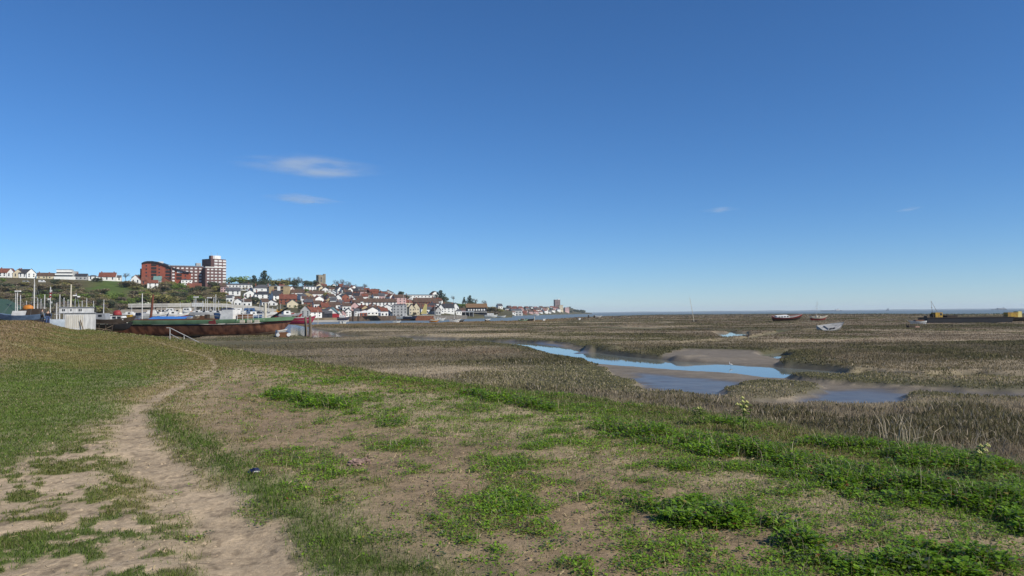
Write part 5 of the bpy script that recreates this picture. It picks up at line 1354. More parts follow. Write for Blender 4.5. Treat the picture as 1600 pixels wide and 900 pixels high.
for px, ytop, Y in ((40, 470, 165), (63, 467, 170), (110, 462, 165), (116, 470, 175), (122, 474, 160), (145, 470, 150), (294, 478, 205), (327, 474, 210), (340, 470, 200), (352, 474, 215), (370, 478, 205), (397, 478, 215), (418, 474, 205), (432, 479, 205)):
    x = (px - 800) / FPX * Y; base = -1.0 if Y < 180 else -1.3
    boat('yacht with thin bare mast lost among the other boatyard masts', (x, Y, base), R(rr.uniform(-35, 35)), 6.5, 2.2, 1.4, P_BLUE, P_WHITE, cabin=((-1.0, 1.2, 1.4, 1.4, 1.9, P_WHITE),), masts=((.2, zat(ytop, px, Y) - base, .085),), name='yacht', cat='yacht', group='yachts laid up in the boatyard', sheer=.3)
# flags and floats up the flagged mast
o = thing('signal_flags', 'red and white flags tied up the mast behind the two people', 'flags', ((77.5 - 800) / FPX * 138.9, 138.9, zat(460, 77, 139)), 0)
for z_, c, dx in ((.7, P_WHITE, .2), (.2, P_RED, .15), (-.9, P_WHITE, -.2), (-1.5, P_WHITE, .25), (-.4, P_RED, .1)): MB().box(dx - .22, -.02, z_ - .16, dx + .22, .02, z_ + .16).build('flag', c, o)
# floodlights
for lb, px, py, Y in (('floodlight on tall pole near the white bridge panel', 303, 465, 230), ('second floodlight, farther along the white bridge panel', 324, 466, 240), ('street lamp on the slope above the dark green shed', 24, 456, 200)):
    o = thing('lamp_post', lb, 'lamp post', gpos(px, 0, Y), 0); h = zat(py, px, Y) - o.location.z
    MB().tube([(0, 0, -.3), (0, 0, h)], [.1, .07], 6).build('pole', P_MAST, o); MB().box(-.1, -.3, h, 1.3, .3, h + .35).build('lamp_head', P_WHITE, o)

# ---- craft lying behind and beside the barge
BO = [
 ('long white hull under a flat cover behind the barge tarpaulin', 321, 501, 165, 9.2, 3.0, 1.9, 0, P_CREAM, P_WHITE, ((-2.5, 4.2, 2.2, 1.8, 2.2, P_WHITE),), (), {}),
 ('cabin cruiser with navy canopies behind the barge wheelhouse', 361, 501, 160, 4.6, 2.2, 1.7, 10, P_WHITE, P_WHITE, ((-2.0, .6, 2.0, 1.6, 2.7, P_NAVY),), (), {}),
 ('white motor cruiser with raked windscreen next to navy canopies', 372, 501, 170, 4.6, 2.2, 2.0, 15, P_WHITE, P_WHITE, ((-1.6, 1.0, 1.8, 1.9, 2.9, P_WHITE),), (), {}),
 ('blue-roofed cabin cruiser behind the barge rail', 393, 503, 170, 4.2, 2.2, 1.9, 12, P_WHITE, P_WHITE, ((-1.6, .8, 1.8, 1.8, 3.2, P_BLUE),), (), {}),
 ('teal fishing boat with grey wheelhouse left of the yellow one', 410, 503, 175, 4.4, 2.2, 1.8, 8, P_TEAL, P_TEAL, ((-1.5, 0, 1.6, 1.7, 2.8, P_GREY), (.2, 1.5, 1.6, 1.7, 2.3, P_TEAL)), (), {}),
 ('dark red fishing boat with bright yellow wheelhouse behind the barge bow', 431, 504, 165, 6.4, 2.6, 1.7, 6, P_RED, P_RED, ((-.2, 1.9, 1.9, 1.6, 2.5, P_ORANGE), (.2, 1.4, 1.3, 2.5, 3.0, P_YEL), (-2.8, -.6, 1.8, 1.6, 2.4, P_GREY)), (), {}),
 ('magenta-red hulled boat with upswept bow beyond the barge bow', 466, 506.5, 158, 5.8, 2.2, 1.4, 8, P_MAG, P_MAG, ((-1.6, .2, 1.5, 1.2, 1.8, P_BROWN),), (), dict(stripe=P_WHITE)),
 ('maroon hull lying behind the barge bowsprit', 450, 505, 166, 4.6, 2.2, 1.7, 6, P_BROWN, P_RED, (), (), {}),
 ('small blue-hulled boat with white top in the yard before the sheds', 208, 503, 175, 4.0, 2.0, 1.6, 160, P_BLUE, P_WHITE, ((-1.0, .8, 1.5, 1.5, 2.2, P_WHITE),), (), {}),
 ('white boat with open cockpit frame in front of the sheds', 255, 500, 185, 5.4, 2.2, 1.7, 10, P_WHITE, P_WHITE, ((-2.2, 1.8, 1.9, 2.2, 2.45, P_WHITE),), (), {}),
 ('orange-decked work boat among the boats before the long shed', 282, 499, 190, 4.4, 2.2, 1.7, 0, P_DARKW, P_ORANGE, ((-1.2, .2, 1.6, 1.6, 2.7, P_CREAM),), (), {}),
 ('grey-white small cruiser between the shed and orange work boat', 268, 498, 200, 4.4, 2.2, 1.9, 20, P_WHITE, P_GREY, ((-1.4, .6, 1.6, 1.8, 2.8, P_WHITE),), (), {}),
 ('white cruiser with wheelhouse left of the long covered hull', 295, 497, 205, 4.6, 2.2, 1.9, 5, P_WHITE, P_WHITE, ((-1.4, .6, 1.6, 1.8, 2.9, P_WHITE),), (), {}),
 ('dark blue boat with white canopy moored off the quay', 535.5, 500.5, 430, 6.4, 2.6, 1.7, 10, P_NAVY, P_NAVY, ((-2.0, 1.2, 2.2, 1.6, 2.9, P_WHITE),), (), {}),
 ('first of two little white boats at the marsh edge', 532.5, 506, 318, 1.9, 1.2, .9, 60, P_WHITE, P_WHITE, ((-.4, .4, .9, .8, 1.4, P_WHITE),), (), {}),
 ('second of two little white boats at the marsh edge', 537.5, 506.5, 315, 1.9, 1.2, 1.0, 60, P_WHITE, P_WHITE, ((-.4, .4, .9, .8, 1.5, P_WHITE),), (), {}),
 ('small white sailing boat alone on the creek before the quay', 618.5, 505.3, 322, 2.8, 1.3, .8, 10, P_WHITE, P_WHITE, ((-.6, .6, .9, .7, 1.1, P_WHITE),), ((.2, 4.4, .03),), {}),
 ('white motor boat with sloping bow past the orange dinghy', 686, 502, 345, 4.2, 1.8, 1.2, 0, P_WHITE, P_WHITE, ((-1.0, .7, 1.4, 1.1, 1.7, P_WHITE),), (), {}),
 ('orange-buff small boat left of the white sloping-bow motor boat', 678, 503.5, 335, 3.4, 1.6, 1.2, 10, P_ORANGE, P_CREAM, ((-.8, .4, 1.2, 1.0, 1.7, P_ORANGE),), ((.3, 8.0, .05),), {}),
 ('little red dinghy with pale rim at the water edge', 673, 503.5, 338, 1.6, 1.0, .6, 10, P_RED, P_CREAM, (), (), {}),
 ('white yacht with tall mast aground in front of the slate hotel row', 709, 504.3, 312, 4.0, 1.7, 1.2, 5, P_WHITE, P_WHITE, ((-1.0, .8, 1.1, 1.1, 1.5, P_WHITE),), ((.2, 8.4, .05),), {}),
 ('dark rowing boat beside the white yacht aground', 718.5, 503.3, 320, 2.4, 1.2, .8, 0, P_BLACK, P_DARKW, (), (), {}),
 ('small white and black boat off the timber clubhouse', 761, 502.3, 342, 2.4, 1.3, .9, 40, P_BLACK, P_WHITE, ((-.5, .4, .9, .8, 1.3, P_WHITE),), (), {}),
 ('white launch with cabin near the piles by the eastern shore', 766, 496.5, 520, 8.5, 3.0, 1.8, 5, P_WHITE, P_WHITE, ((-2.5, 2.5, 2.3, 1.6, 3.2, P_WHITE),), (), {}),
 ('white open boat lying on the pale foreshore', 782.5, 496.2, 560, 6.0, 2.2, 1.2, 0, P_WHITE, P_WHITE, (), (), {}),
 ('small white boat on open water beyond the far marsh edge', 837, 493.6, 700, 5.0, 2.0, 1.5, 0, P_WHITE, P_WHITE, ((-1, 1, 1.5, 1.2, 2.0, P_WHITE),), (), {}),
 ('wrecked grey-green boat half sunk in the marsh edge', 816, 503, 330, 3.6, 1.6, .9, 20, P_WOOD, P_GREEN, ((-.8, .6, 1.0, .8, 1.5, P_WOOD),), (), dict(tilt=R(14))),
 ('black wreck beside the grey-green one', 826, 502, 345, 3.4, 1.6, .9, 0, P_BLACK, P_BLACK, (), (), dict(tilt=R(-20))),
 ('tiny white boat on orange marsh near the wrecks', 849, 502, 345, 1.6, 1.0, .9, 50, P_WHITE, P_WHITE, (), (), {}),
 ('tiny white boat farther out on the orange marsh', 904.5, 501.2, 360, 1.4, .9, 1.0, 50, P_WHITE, P_WHITE, (), (), {}),
 ('white boat by dark piles at the outer marsh edge', 934, 496.3, 480, 3.6, 1.6, 1.0, 10, P_WHITE, P_WHITE, (), (), dict(tilt=R(10))),
 ('moored yacht with tall mast before the grey warehouse', 629.5, 498.5, 455, 8, 2.6, 1.5, 5, P_WHITE, P_WHITE, ((-1.5, 1.5, 1.7, 1.4, 2.0, P_WHITE),), ((.3, 15.5, .09),), {}),
 ('moored yacht with tall mast before the twin cream gables', 639.5, 498.5, 455, 8, 2.6, 1.5, 5, P_NAVY, P_NAVY, ((-1.5, 1.5, 1.7, 1.4, 2.0, P_WHITE),), ((.3, 15.0, .09),), {}),
]
for lb, px, py, Y, L_, B_, D_, rz_, lo_, up_, cab, ms, op in BO:
    boat(lb, ((px - 800) / FPX * Y, Y, max(zat(py, px, Y), -2.3)), R(rz_), L_, B_, D_, lo_, up_, cabin=cab, masts=ms, **op)
# the crowd of small craft in the yard behind the barge
for k in range(26):
    px = 186 + 10.6 * k + rr.uniform(-3, 3); Y = rr.uniform(148, 178); hue = rr.choice(['white', 'white', 'white', 'blue', 'dark red', 'grey'])
    hm = {'white': P_WHITE, 'blue': P_BLUE, 'dark red': P_RED, 'grey': P_GREY}[hue]
    boat(f'small {hue} boat with cabin packed among others in the yard behind the barge', ((px - 800) / FPX * Y, Y, zat(rr.uniform(499.5, 502.5), px, Y)), R(rr.uniform(-40, 60)), rr.uniform(3.2, 4.8), 1.7, 1.2, hm, hm if rr.random() < .6 else P_WHITE,
         cabin=((-1.1, .6, 1.3, 1.1, rr.uniform(1.6, 2.1), P_WHITE if hue != 'white' or rr.random() < .6 else P_NAVY),), masts=((.1, rr.uniform(2.4, 4.5), .045),) if rr.random() < .5 else (), rigging=False, group='small ' + hue + ' boats crowded in the yard')
# quay ships
Y = 468
o = boat('dark-hulled barge moored by the twin cream gables', ((641 - 800) / FPX * Y, Y, -2.4), R(4), 12, 4.2, 3.0, P_BROWN, P_BLACK, cabin=((-4.5, -2, 3, 2.8, 4.2, P_WHITE), (2.5, 5.0, 2.5, 2.8, 3.6, P_GREY)), sheer=.9)
o = thing('rusty_lighter', 'rust-red steel lighter with pale rim alongside the quay crane', 'barge', ((664 - 800) / FPX * Y, Y - 3, -2.4), R(3))
MB().prism([(-5.4, 0), (5.0, 0), (5.8, 3.4), (-5.9, 3.4)], -2.2, 2.2).build('hull', paint('rust_red', (.30, .12, .06), c2=(.17, .07, .04)), o)
MB().box(-6.0, -2.35, 3.41, 5.9, 2.35, 3.8).build('coaming', P_CREAM, o)
o = thing('quay_crane', 'tall yellow-painted crane jib standing behind the rusty lighter', 'crane', ((662.5 - 800) / FPX * 478, 478, -.5), 0)
MB().box(-1.3, -1.2, 0, 1.6, 1.2, 2.6).build('base', P_GREY, o); MB().add([(-2.2, -.4, 2.6), (1.6, -.4, 2.6), (1.6, .4, 2.6), (-2.2, .4, 2.6), (.6, -.3, 9.2), (1.9, -.3, 8.6), (1.9, .3, 8.6), (.6, .3, 9.2)], [(0, 3, 2, 1), (4, 5, 6, 7), (0, 1, 5, 4), (1, 2, 6, 5), (2, 3, 7, 6), (3, 0, 4, 7)]).build('jib', paint('pale_yellow', (.62, .52, .20)), o)
# long white awnings on the quay and pale beach
for lb, px, w_, Y in (('white marquee roof on the quay, with central peak', 570, 11, 474), ('long low white awning along the quay', 590, 12, 476)):
    o = thing('marquee', lb, 'marquee', ((px - 800) / FPX * Y, Y, .9), R(3))
    mb = MB().add([(-w_ / 2, -2, 2.2), (w_ / 2, -2, 2.2), (w_ / 2, 3, 2.2), (-w_ / 2, 3, 2.2), (0, .5, 3.9 if 'peak' in lb else 3.0)], [(0, 1, 4), (1, 2, 4), (2, 3, 4), (3, 0, 4), (3, 2, 1, 0)]); mb.build('canopy', P_WHITE, o)
    for i in range(4): MB().tube([(-w_ / 2 + i * w_ / 3.02, -1.9, 0), (-w_ / 2 + i * w_ / 3.02, -1.9, 2.2)], .08, 5).build('post', P_GREY, o)
mb = MB(); n_ = 10
for i in range(n_):
    a_, b_ = 487 + 58 * i / n_, 487 + 58 * (i + 1) / n_
    mb.add([((a_ - 800) / FPX * 410, 410, -2.2), ((b_ - 800) / FPX * 410, 410, -2.2), ((b_ - 800) / FPX * 450, 450, -1.2), ((a_ - 800) / FPX * 450, 450, -1.2)], [(0, 1, 2, 3)])
tag(mb.build('beach', mat('shell_sand', (.50, .45, .37), .9)), kind='structure')
# piles
for lb, px, y0, y1, Y, r in (('taller weathered timber mooring post by the creek at the barge bow', 477.5, 531, 495.5, 119, .22), ('second timber mooring post, thicker, by the creek at the barge bow', 484.5, 531, 494, 118, .26), ('first of two black piles standing before the white quayside house', 551, 501, 486, 452, .55), ('second of two black piles standing before the white quayside house', 559.5, 501, 490, 452, .5),
                          ('dark pile at the outer edge of the marsh', 919, 497, 492.5, 480, .5), ('second dark pile by the white boat at the outer marsh edge', 928, 497, 493, 480, .5), ('pale marker post among the wrecks', 834.5, 502, 494.5, 345, .16), ('thin pale marker post on the marsh past the piles', 911, 503, 500, 330, .12), ('leaning grey stump on the marsh before the houses', 496.5, 506, 484, 300, .12)):
    o = thing('mooring_post', lb, 'post', ((px - 800) / FPX * Y, Y, zat(y1, px, Y)), 0); h = zat(y0, px, Y) - .5
    t_ = zat(min(y0, y1), px, Y); b_ = zat(max(y0, y1), px, Y); o.location.z = b_
    MB().tube([(0, 0, -1.2), (.02, 0, (t_ - b_) * .5), (-.05 if Y < 200 else 0, 0, t_ - b_)], [r, r * .95, r * .8], 7).build('shaft', P_DARKW if 'black' in lb or 'dark' in lb else (P_WOOD if 'timber' in lb else P_CREAM), o)
    MB().tube([(0, 0, (t_ - b_)), (-.02, 0, (t_ - b_) + .12)], [r * .85, r * .5], 7).build('cap', P_WOOD, o)
# two small craft on the mud under the barge bow
boat('small white tender on the mud beneath the barge bow', gpos(435, 0, 117) + Vector((0, 0, -.1)), R(75), 1.7, 1.0, .9, P_WHITE, P_WHITE, name='dinghy', cat='dinghy', tilt=R(25))
o = thing('mud_box', 'rusty brown winch box with white ends on the mud under the barge bow', 'winch', gpos(444, 0, 116), R(10))
MB().box(-.75, -.4, -.1, .55, .4, .75).build('casing', P_BROWN, o)
for s in (-.9, .7): MB().tube([(s, -.5, .35), (s, .5, .35)], .28, 10).build('drum_end', P_WHITE, o)

# ---- the yard sheds, green shed, road bridge
house('grey yard shed with wide dull brown roof behind the barge stern', Vector(((217 - 800) / FPX * 190, 190, -.6)), 8.6, 7, 2.0, 2.0, R(3), paint('shed_grey', (.16, .165, .17)), paint('shed_roof', (.27, .235, .19), rough=.9), chim=0, rows=1, cols=4, name='shed', cat='shed')
house('second grey yard shed, lower and longer, before the bridge', Vector(((275 - 800) / FPX * 210, 210, -.6)), 10.5, 7, 2.6, 2.0, R(3), paint('shed_grey', (.16, .165, .17)), paint('shed_roof', (.27, .235, .19)), chim=0, rows=1, cols=4, name='shed', cat='shed')
house('grey lean shed behind the boats under the bridge', Vector(((325 - 800) / FPX * 225, 225, -.6)), 14, 5, 2.2, 1.2, R(3), paint('shed_dark', (.06, .065, .075)), paint('shed_roof', (.27, .235, .19)), chim=0, rows=1, cols=5, name='shed', cat='shed')
o = thing('green_shed', 'large dark green corrugated shed at the picture edge behind the blue boat', 'shed', (-141, 200, -.8), R(-8))
gw = paint('dark_green_sheet', (.045, .085, .062), rough=.6, stretch=(8, 8, .2))
MB().prism([(-7.5, -1), (7.5, -1), (7.5, 3.4), (-1.5, 7.6), (-7.5, 5)], -6, 6).build('wall', gw, o)
k = MB(); k.prism([(-1.5, 7.62), (8.0, 3.2), (8.0, 3.4), (-1.5, 7.85)], -6.4, 6.4); k.prism([(-8, 4.8), (-1.5, 7.62), (-1.5, 7.85), (-8, 5.0)], -6.4, 6.4); k.build('roof', gw, o)
for i in range(3): part('window', box_me('window', 1.1, .1, 1.3, WH), o, (-.8 + i * 2.3, -6.04, 1.6))
part('door', box_me('door', 1.2, .12, 2.4, WH), o, (-3.6, -6.05, .9))

o = thing('road_bridge', 'grey concrete road bridge sloping down behind the moored masts', 'bridge', (0, 0, 0), 0)
BP = [(200, 477.5, 300), (262, 477, 305), (300, 476.5, 312), (350, 477, 322), (400, 481.5, 335), (440, 487, 348), (462, 492, 356)]
pts = [((px - 800) / FPX * Y, Y, zat(py, px, Y)) for px, py, Y in BP]
o.location = pts[2][0], pts[2][1], -1.0
org = Vector(o.location)
pts = [Vector(p) - org for p in pts]
mb, mp_ = MB(), MB()
for a_, b_ in zip(pts[:-1], pts[1:]):
    def bar(m__, y0, y1, z0, z1):
        m__.add([(a_.x, a_.y + y0, a_.z + z0), (b_.x, b_.y + y0, b_.z + z0), (b_.x, b_.y + y1, b_.z + z0), (a_.x, a_.y + y1, a_.z + z0), (a_.x, a_.y + y0, a_.z + z1), (b_.x, b_.y + y0, b_.z + z1), (b_.x, b_.y + y1, b_.z + z1), (a_.x, a_.y + y1, a_.z + z1)], [(0, 3, 2, 1), (4, 5, 6, 7), (0, 1, 5, 4), (1, 2, 6, 5), (2, 3, 7, 6), (3, 0, 4, 7)])
    bar(mb, 0, 9, -.75, .0); bar(mp_, -.1, .15, .02, .8)
mb.build('deck', P_CONC, o); mp_.build('parapet', P_CONC, o)
for i, p in enumerate(pts):
    for j in (0, .5):
        if i + 1 < len(pts):
            q = p.lerp(pts[i + 1], j); MB().box(q.x - .45, q.y + 2, -2.5, q.x + .45, q.y + 6.5, q.z - .76).build('pier', P_CONC, o)
a_, b_ = pts[2], pts[3]
MB().add([(a_.x, a_.y - .3, a_.z - .7), (a_.x + 5, a_.y - .3, a_.z - .7), (a_.x + 5, a_.y - .3, a_.z + .9), (a_.x, a_.y - .3, a_.z + .9), (a_.x, a_.y - .2, a_.z - .7), (a_.x + 5, a_.y - .2, a_.z - .7), (a_.x + 5, a_.y - .2, a_.z + .9), (a_.x, a_.y - .2, a_.z + .9)], [(0, 1, 2, 3), (7, 6, 5, 4), (0, 4, 5, 1), (1, 5, 6, 2), (2, 6, 7, 3), (3, 7, 4, 0)]).build('sign_panel', P_WHITE, o)
# ---- parked vehicles on the slope road
for lb, px, py, c in (('white van parked on the green slope below the crest houses', 65, 441.5, P_WHITE), ('pale grey car on the slope left of the white van', 40, 442.5, P_GREY)):
    p = on_hill(px, py); o = thing('parked_van' if 'van' in lb else 'parked_car', lb, 'van' if 'van' in lb else 'car', p, R(10))
    MB().prism([(-2.4, .35), (2.4, .35), (2.4, 1.1), (1.6, 1.3), (1.1, 2.1), (-2.3, 2.1)] if 'van' in lb else [(-2, .35), (2, .35), (2, .85), (1.2, .95), (.7, 1.45), (-1.2, 1.45), (-2, .95)], -.9, .9).build('body', c, o)
    MB().box(-.4, -.93, 1.25 if 'van' in lb else 1.0, 1.0, -.905, 1.85 if 'van' in lb else 1.38).build('window', GLS, o)
    for s in (-1.3, 1.3):
        for y_ in (-.85, .6): MB().tube([(s, y_, .35), (s, y_ + .25, .35)], .35, 10).build('wheel', P_BLACK, o)
p = on_hill(293, 455.5)
o = thing('excavator', 'small yellow excavator on the slope beside the orange-brown roof', 'excavator', p, R(10))
MB().box(-1.6, -1.2, 0, 1.6, 1.2, .8).build('tracks', P_BLACK, o); MB().box(-1.5, -1.1, .85, 1.0, 1.1, 2.4).build('cab', P_YEL, o)
MB().tube([(.8, 0, 1.4), (2.6, 0, 3.6), (4.4, 0, 2.6), (4.6, 0, 1.2)], [.3, .28, .2, .3], 6).build('boom', P_YEL, o)

# ---- handrail down the sea wall
Y = 54
p = Vector((float(at_plane(265.5, 531)[0]), float(at_plane(265.5, 531)[1]), 0)); q = p + Vector((2.55, 1.2, 0))
o = thing('handrail', 'grey metal handrail with two bars sloping down the sea wall steps', 'handrail', (p.x, p.y, ground_z(p.x, p.y)), 0)
dv = Vector((2.7, -.6, -1.15))
gal = paint('galvanised', (.42, .41, .40), rough=.5)
MB().tube([(0, 0, -.3), (0, 0, .85)], .035, 6).build('post', gal, o)
for f in (.42, .92):
    v = dv * f; MB().tube([tuple(v + Vector((0, 0, -.3))), tuple(v + Vector((0, 0, .85 - .1 * f)))], .03, 6).build('post', gal, o)
MB().tube([(-.25, 0, .86), (0, 0, .85), tuple(dv + Vector((0, 0, .78)))], .032, 6).build('rail', gal, o)
MB().tube([(0, 0, .42), tuple(dv + Vector((0, 0, .32)))], .028, 6).build('rail', gal, o)

# ---- wrecks, barges and ships out on the right of the marsh
o = thing('wreck_mast', 'leaning bare mast of a sunken wreck standing in the open marsh', 'wreck', gpos(1084, 0, 250), 0)
s = 250 / FPX
MB().tube([(0, 0, -.5), (-3 * s, 0, 18 * s), (-6.5 * s, 0, 38 * s)], [.11, .08, .05], 6).build('mast', P_CREAM, o)
for x in (-3, 1, 3): MB().tube([(x * s, 0, -.3), (x * s, 0, 3 * s)], .16, 5).build('rib', P_DARKW, o)
mb = MB(); mb.tube([(8 * s, 0, .1), (14 * s, .3, .5), (20 * s, 0, .9)], .1, 5); mb.build('gunwale', P_WOOD, o)
for x in (8, 13, 20): MB().tube([(x * s, 0, -.3), (x * s, 0, (1 + x * .2) * s)], .12, 5).build('rib', P_WOOD, o)
Y = 235
boat('red hull with white deckhouse lying on its side in the far marsh', ((1228 - 800) / FPX * Y, Y, zat(500, 1228, Y) - .2), R(6), 9.0, 2.6, 1.3, P_DARKW, P_RED, cabin=((-3.6, .6, 1.9, 1.25, 1.75, P_WHITE),), stripe=P_WHITE, sheer=.5, rake=.8, tilt=R(12), trim=R(-2.5))
Y = 225
boat('small cream sailing boat with thin dark mast beside the red hull', ((1277 - 800) / FPX * Y, Y, zat(499.5, 1277, Y) - .2), R(8), 4.6, 1.7, 1.0, P_RED, P_CREAM, cabin=((-.8, .9, 1.1, .95, 1.35, P_CREAM),), masts=((-.55, 5.9, .05),), sheer=.45, tilt=R(8))
Y = 128
boat('derelict grey-white planked boat heeled over in the middle marsh', ((1293 - 800) / FPX * Y, Y, gpos(1293, 0, Y).z - .35), R(22), 4.9, 2.0, 1.3, P_WETW, paint('dull_white', (.50, .50, .49), c2=(.28, .28, .28), scale=3), deck=P_WETW, cabin=((-1.2, .7, 1.2, 1.15, 1.5, P_WETW),), sheer=.4, rake=.5, tilt=R(30), trim=R(-7))
Y = 190
o = thing('black_barge', 'long black flat barge lying in the marsh below a yellow crane cab', 'barge', ((1506 - 800) / FPX * Y, Y, gpos(1506, 0, Y).z - .2), R(-2))
u = Y / FPX
MB().prism([(-64 * u, .2), (-58 * u, -.2), (62 * u, -.2), (66 * u, 1.8), (-64 * u, 1.75)], -2.4, 2.4).build('hull', P_BLACK, o)
MB().box(-64 * u, -2.5, 1.8, 66 * u, 2.5, 1.95).build('gunwale', P_DARKW, o); MB().box(-30 * u, -1, 1.96, -14 * u, 1, 2.45).build('hatch', P_DARKW, o)
MB().box(-60 * u, -.8, 1.96, -48 * u, .8, 2.4).build('deck_gear', P_WOOD, o)
o = thing('deck_crane', 'yellow crane cab standing on the stern of the long black barge', 'crane', ((1463 - 800) / FPX * Y, Y, gpos(1506, 0, Y).z + 1.76), R(10))
MB().box(-1.1, -.8, 0, 1.0, .8, 1.25).build('cab', P_YEL, o); MB().box(-1.6, -.6, 0, -1.12, .6, .9).build('counterweight', P_DARKW, o); MB().tube([(.2, 0, 1.2), (-1.6, 0, 4.2)], .035, 4).build('jib', P_BROWN, o); MB().box(.2, -.83, .5, .8, -.81, 1.05).build('window', GLS, o)
Y = 200
o = boat('dark low work barge with gear at the picture edge beyond the black barge', ((1592 - 800) / FPX * Y, Y, gpos(1585, 0, Y).z - .2), R(4), 11, 3, 1.2, P_BLACK, P_DARKW, sheer=.4)
o = thing('yellow_digger', 'yellow digger cab and engine house on the work barge at the edge', 'digger', ((1581 - 800) / FPX * Y, Y, gpos(1585, 0, Y).z + .9), R(6))
MB().box(-2.0, -.8, .2, .9, .8, 1.5).build('engine_house', P_YEL, o); MB().box(.95, -.8, .2, 2.1, .8, 1.75).build('cab', paint('pale_yellow', (.62, .52, .20)), o); MB().box(-2, -1, -.4, 2, 1, .18).build('tracks', P_DARKW, o); MB().tube([(-2, 0, .4), (-4.4, .2, 1.0), (-2.6, 0, -.2)], .1, 5).build('boom', P_WOOD, o)
Y = 178
boat('small white cabin boat aground at the end of the black barge', ((1433.5 - 800) / FPX * Y, Y, gpos(1433, 0, Y).z - .1), R(176), 3.2, 1.6, 1.0, P_WHITE, P_WHITE, cabin=((-1.2, 1.0, 1.3, .95, 1.35, P_BROWN),), sheer=.2)
o = thing('ship_wreck', 'dark broken wreck frames with rusty plate in the marsh before the barge', 'wreck', gpos(1424, 0, 138), R(10))
for i in range(4): MB().tube([(-.9 + i * .35, 0, -.2), (-1.2 + i * .4, .1, .9 - .1 * i)], .07, 5).build('rib', P_DARKW, o)
MB().box(.1, -.3, .1, 1.3, .3, .35).build('plate', paint('rusty_pink', (.34, .20, .15)), o); MB().box(-1, -.35, -.1, .4, .35, .5).build('keel_block', P_DARKW, o)
o = thing('broken_stake', 'dark broken stake leaning on a prop in front of the black barge', 'stake', gpos(1486, 0, 135), 0)
MB().tube([(0, 0, -.3), (.05, 0, .75)], .06, 5).build('stake', P_DARKW, o); MB().tube([(-1.0, 0, .0), (.0, 0, .5)], .05, 5).build('prop', P_DARKW, o)
o = thing('thin_pole', 'thin rust-brown pole rising behind the yellow crane cab', 'pole', gpos(1457, 0, 260), 0)
MB().tube([(0, 0, -.5), (-.6, 0, zat(470, 1457, 260) - o.location.z)], [.07, .04], 5).build('shaft', P_BROWN, o); MB().box(-.7, -.05, 4, -.2, .05, 4.15).build('crossbar', P_BROWN, o)
o = thing('mud_hulk', 'low dark timber hulk end sticking out of the small grey pool', 'wreck', gpos(1167, 0, 108), R(20))
MB().box(-.7, -.3, -.2, .5, .3, .35).build('block', P_DARKW, o)
for i in range(3): MB().tube([(-.5 + i * .4, -.3, -.2), (-.4 + i * .4, -.35, .6)], .06, 5).build('rib', P_WOOD, o)
o = thing('stranded_plank', 'short pale plank stranded on the marsh below the small grey pool', 'plank', gpos(1132, 0, 88), R(5))
MB().box(-.42, -.08, .12, .42, .08, .22).build('plank', P_WOOD, o); MB().tube([(.3, 0, -.3), (.3, 0, .3)], .05, 5).build('peg', P_DARKW, o)
Y = 5200
def ship(lb, px, w, Y, hs, sup):
    u = Y / FPX; o = thing('ship', lb, 'ship', ((px - 800) / FPX * Y, Y, WATER - 2), 0)
    MB().prism([(-w / 2 * u * .97, 0), (w / 2 * u * .95, 0), (w / 2 * u, hs * u + 3), (-w / 2 * u, hs * u + 3)], -9, 9).build('hull', P_NAVY, o)
    MB().box((.22 if sup else -.1) * w * u, -8, hs * u + 3.1, .40 * w * u, 8, hs * u + 3 + 1.9 * u).build('superstructure', P_WHITE if sup else P_GREY, o)
    MB().box(.30 * w * u, -3, hs * u + 3.2 + 1.9 * u, .35 * w * u, 3, hs * u + 3 + 2.7 * u).build('funnel', P_BLUE, o)
ship('dark tanker with white bridge far out on the horizon', 1298, 32, Y, .8, True); ship('tiny dark ship alone on the horizon', 1386, 3.5, 6500, 1.0, False); ship('long low grey vessel on the water near the picture edge', 1560, 22, 4200, .5, False)

# ---- the air: thin even haze over the whole place
mb = MB().box(-16600, -16600, -12, 16600, 16600, 92); hz = mb.build('haze', None)
m = bpy.data.materials.new('haze_air'); m.use_nodes = True; n = m.node_tree; n.nodes.clear()
out = n.nodes.new('ShaderNodeOutputMaterial'); v = n.nodes.new('ShaderNodeVolumePrincipled')
v.inputs['Color'].default_value = (.80, .90, 1.0, 1); v.inputs['Density'].default_value = .00006; v.inputs['Anisotropy'].default_value = .1
n.links.new(v.outputs[0], out.inputs['Volume']); hz.data.materials.append(m); tag(hz, kind='stuff')

# ---- egret in the creek
p = at_plane(1142, 573.5, WATER)
o = thing('wading_bird', 'small white wading bird standing in the blue strip of creek water', 'bird', (p[0], p[1], WATER), R(160)); o.scale = (.5, .5, .5)
mb = MB(); mb.blob((0, 0, .36), (.17, .075, .085), 10, 6); mb.tube([(.12, 0, .40), (.20, 0, .52), (.15, 0, .62), (.19, 0, .68)], [.045, .026, .022, .028], 7); mb.blob((.20, 0, .685), (.04, .026, .026), 8, 5); mb.tube([(-.14, 0, .36), (-.27, 0, .31)], [.05, .02], 6)
mb.build('body', paint('white_feathers', (.82, .82, .80)), o, True)
MB().tube([(.235, 0, .685), (.33, 0, .67)], [.012, .004], 5).build('beak', P_BLACK, o)
for s in (-.03, .03): MB().tube([(0, s, .30), (.01, s, .15), (0, s, -.08)], .008, 5).build('leg', P_BLACK, o)

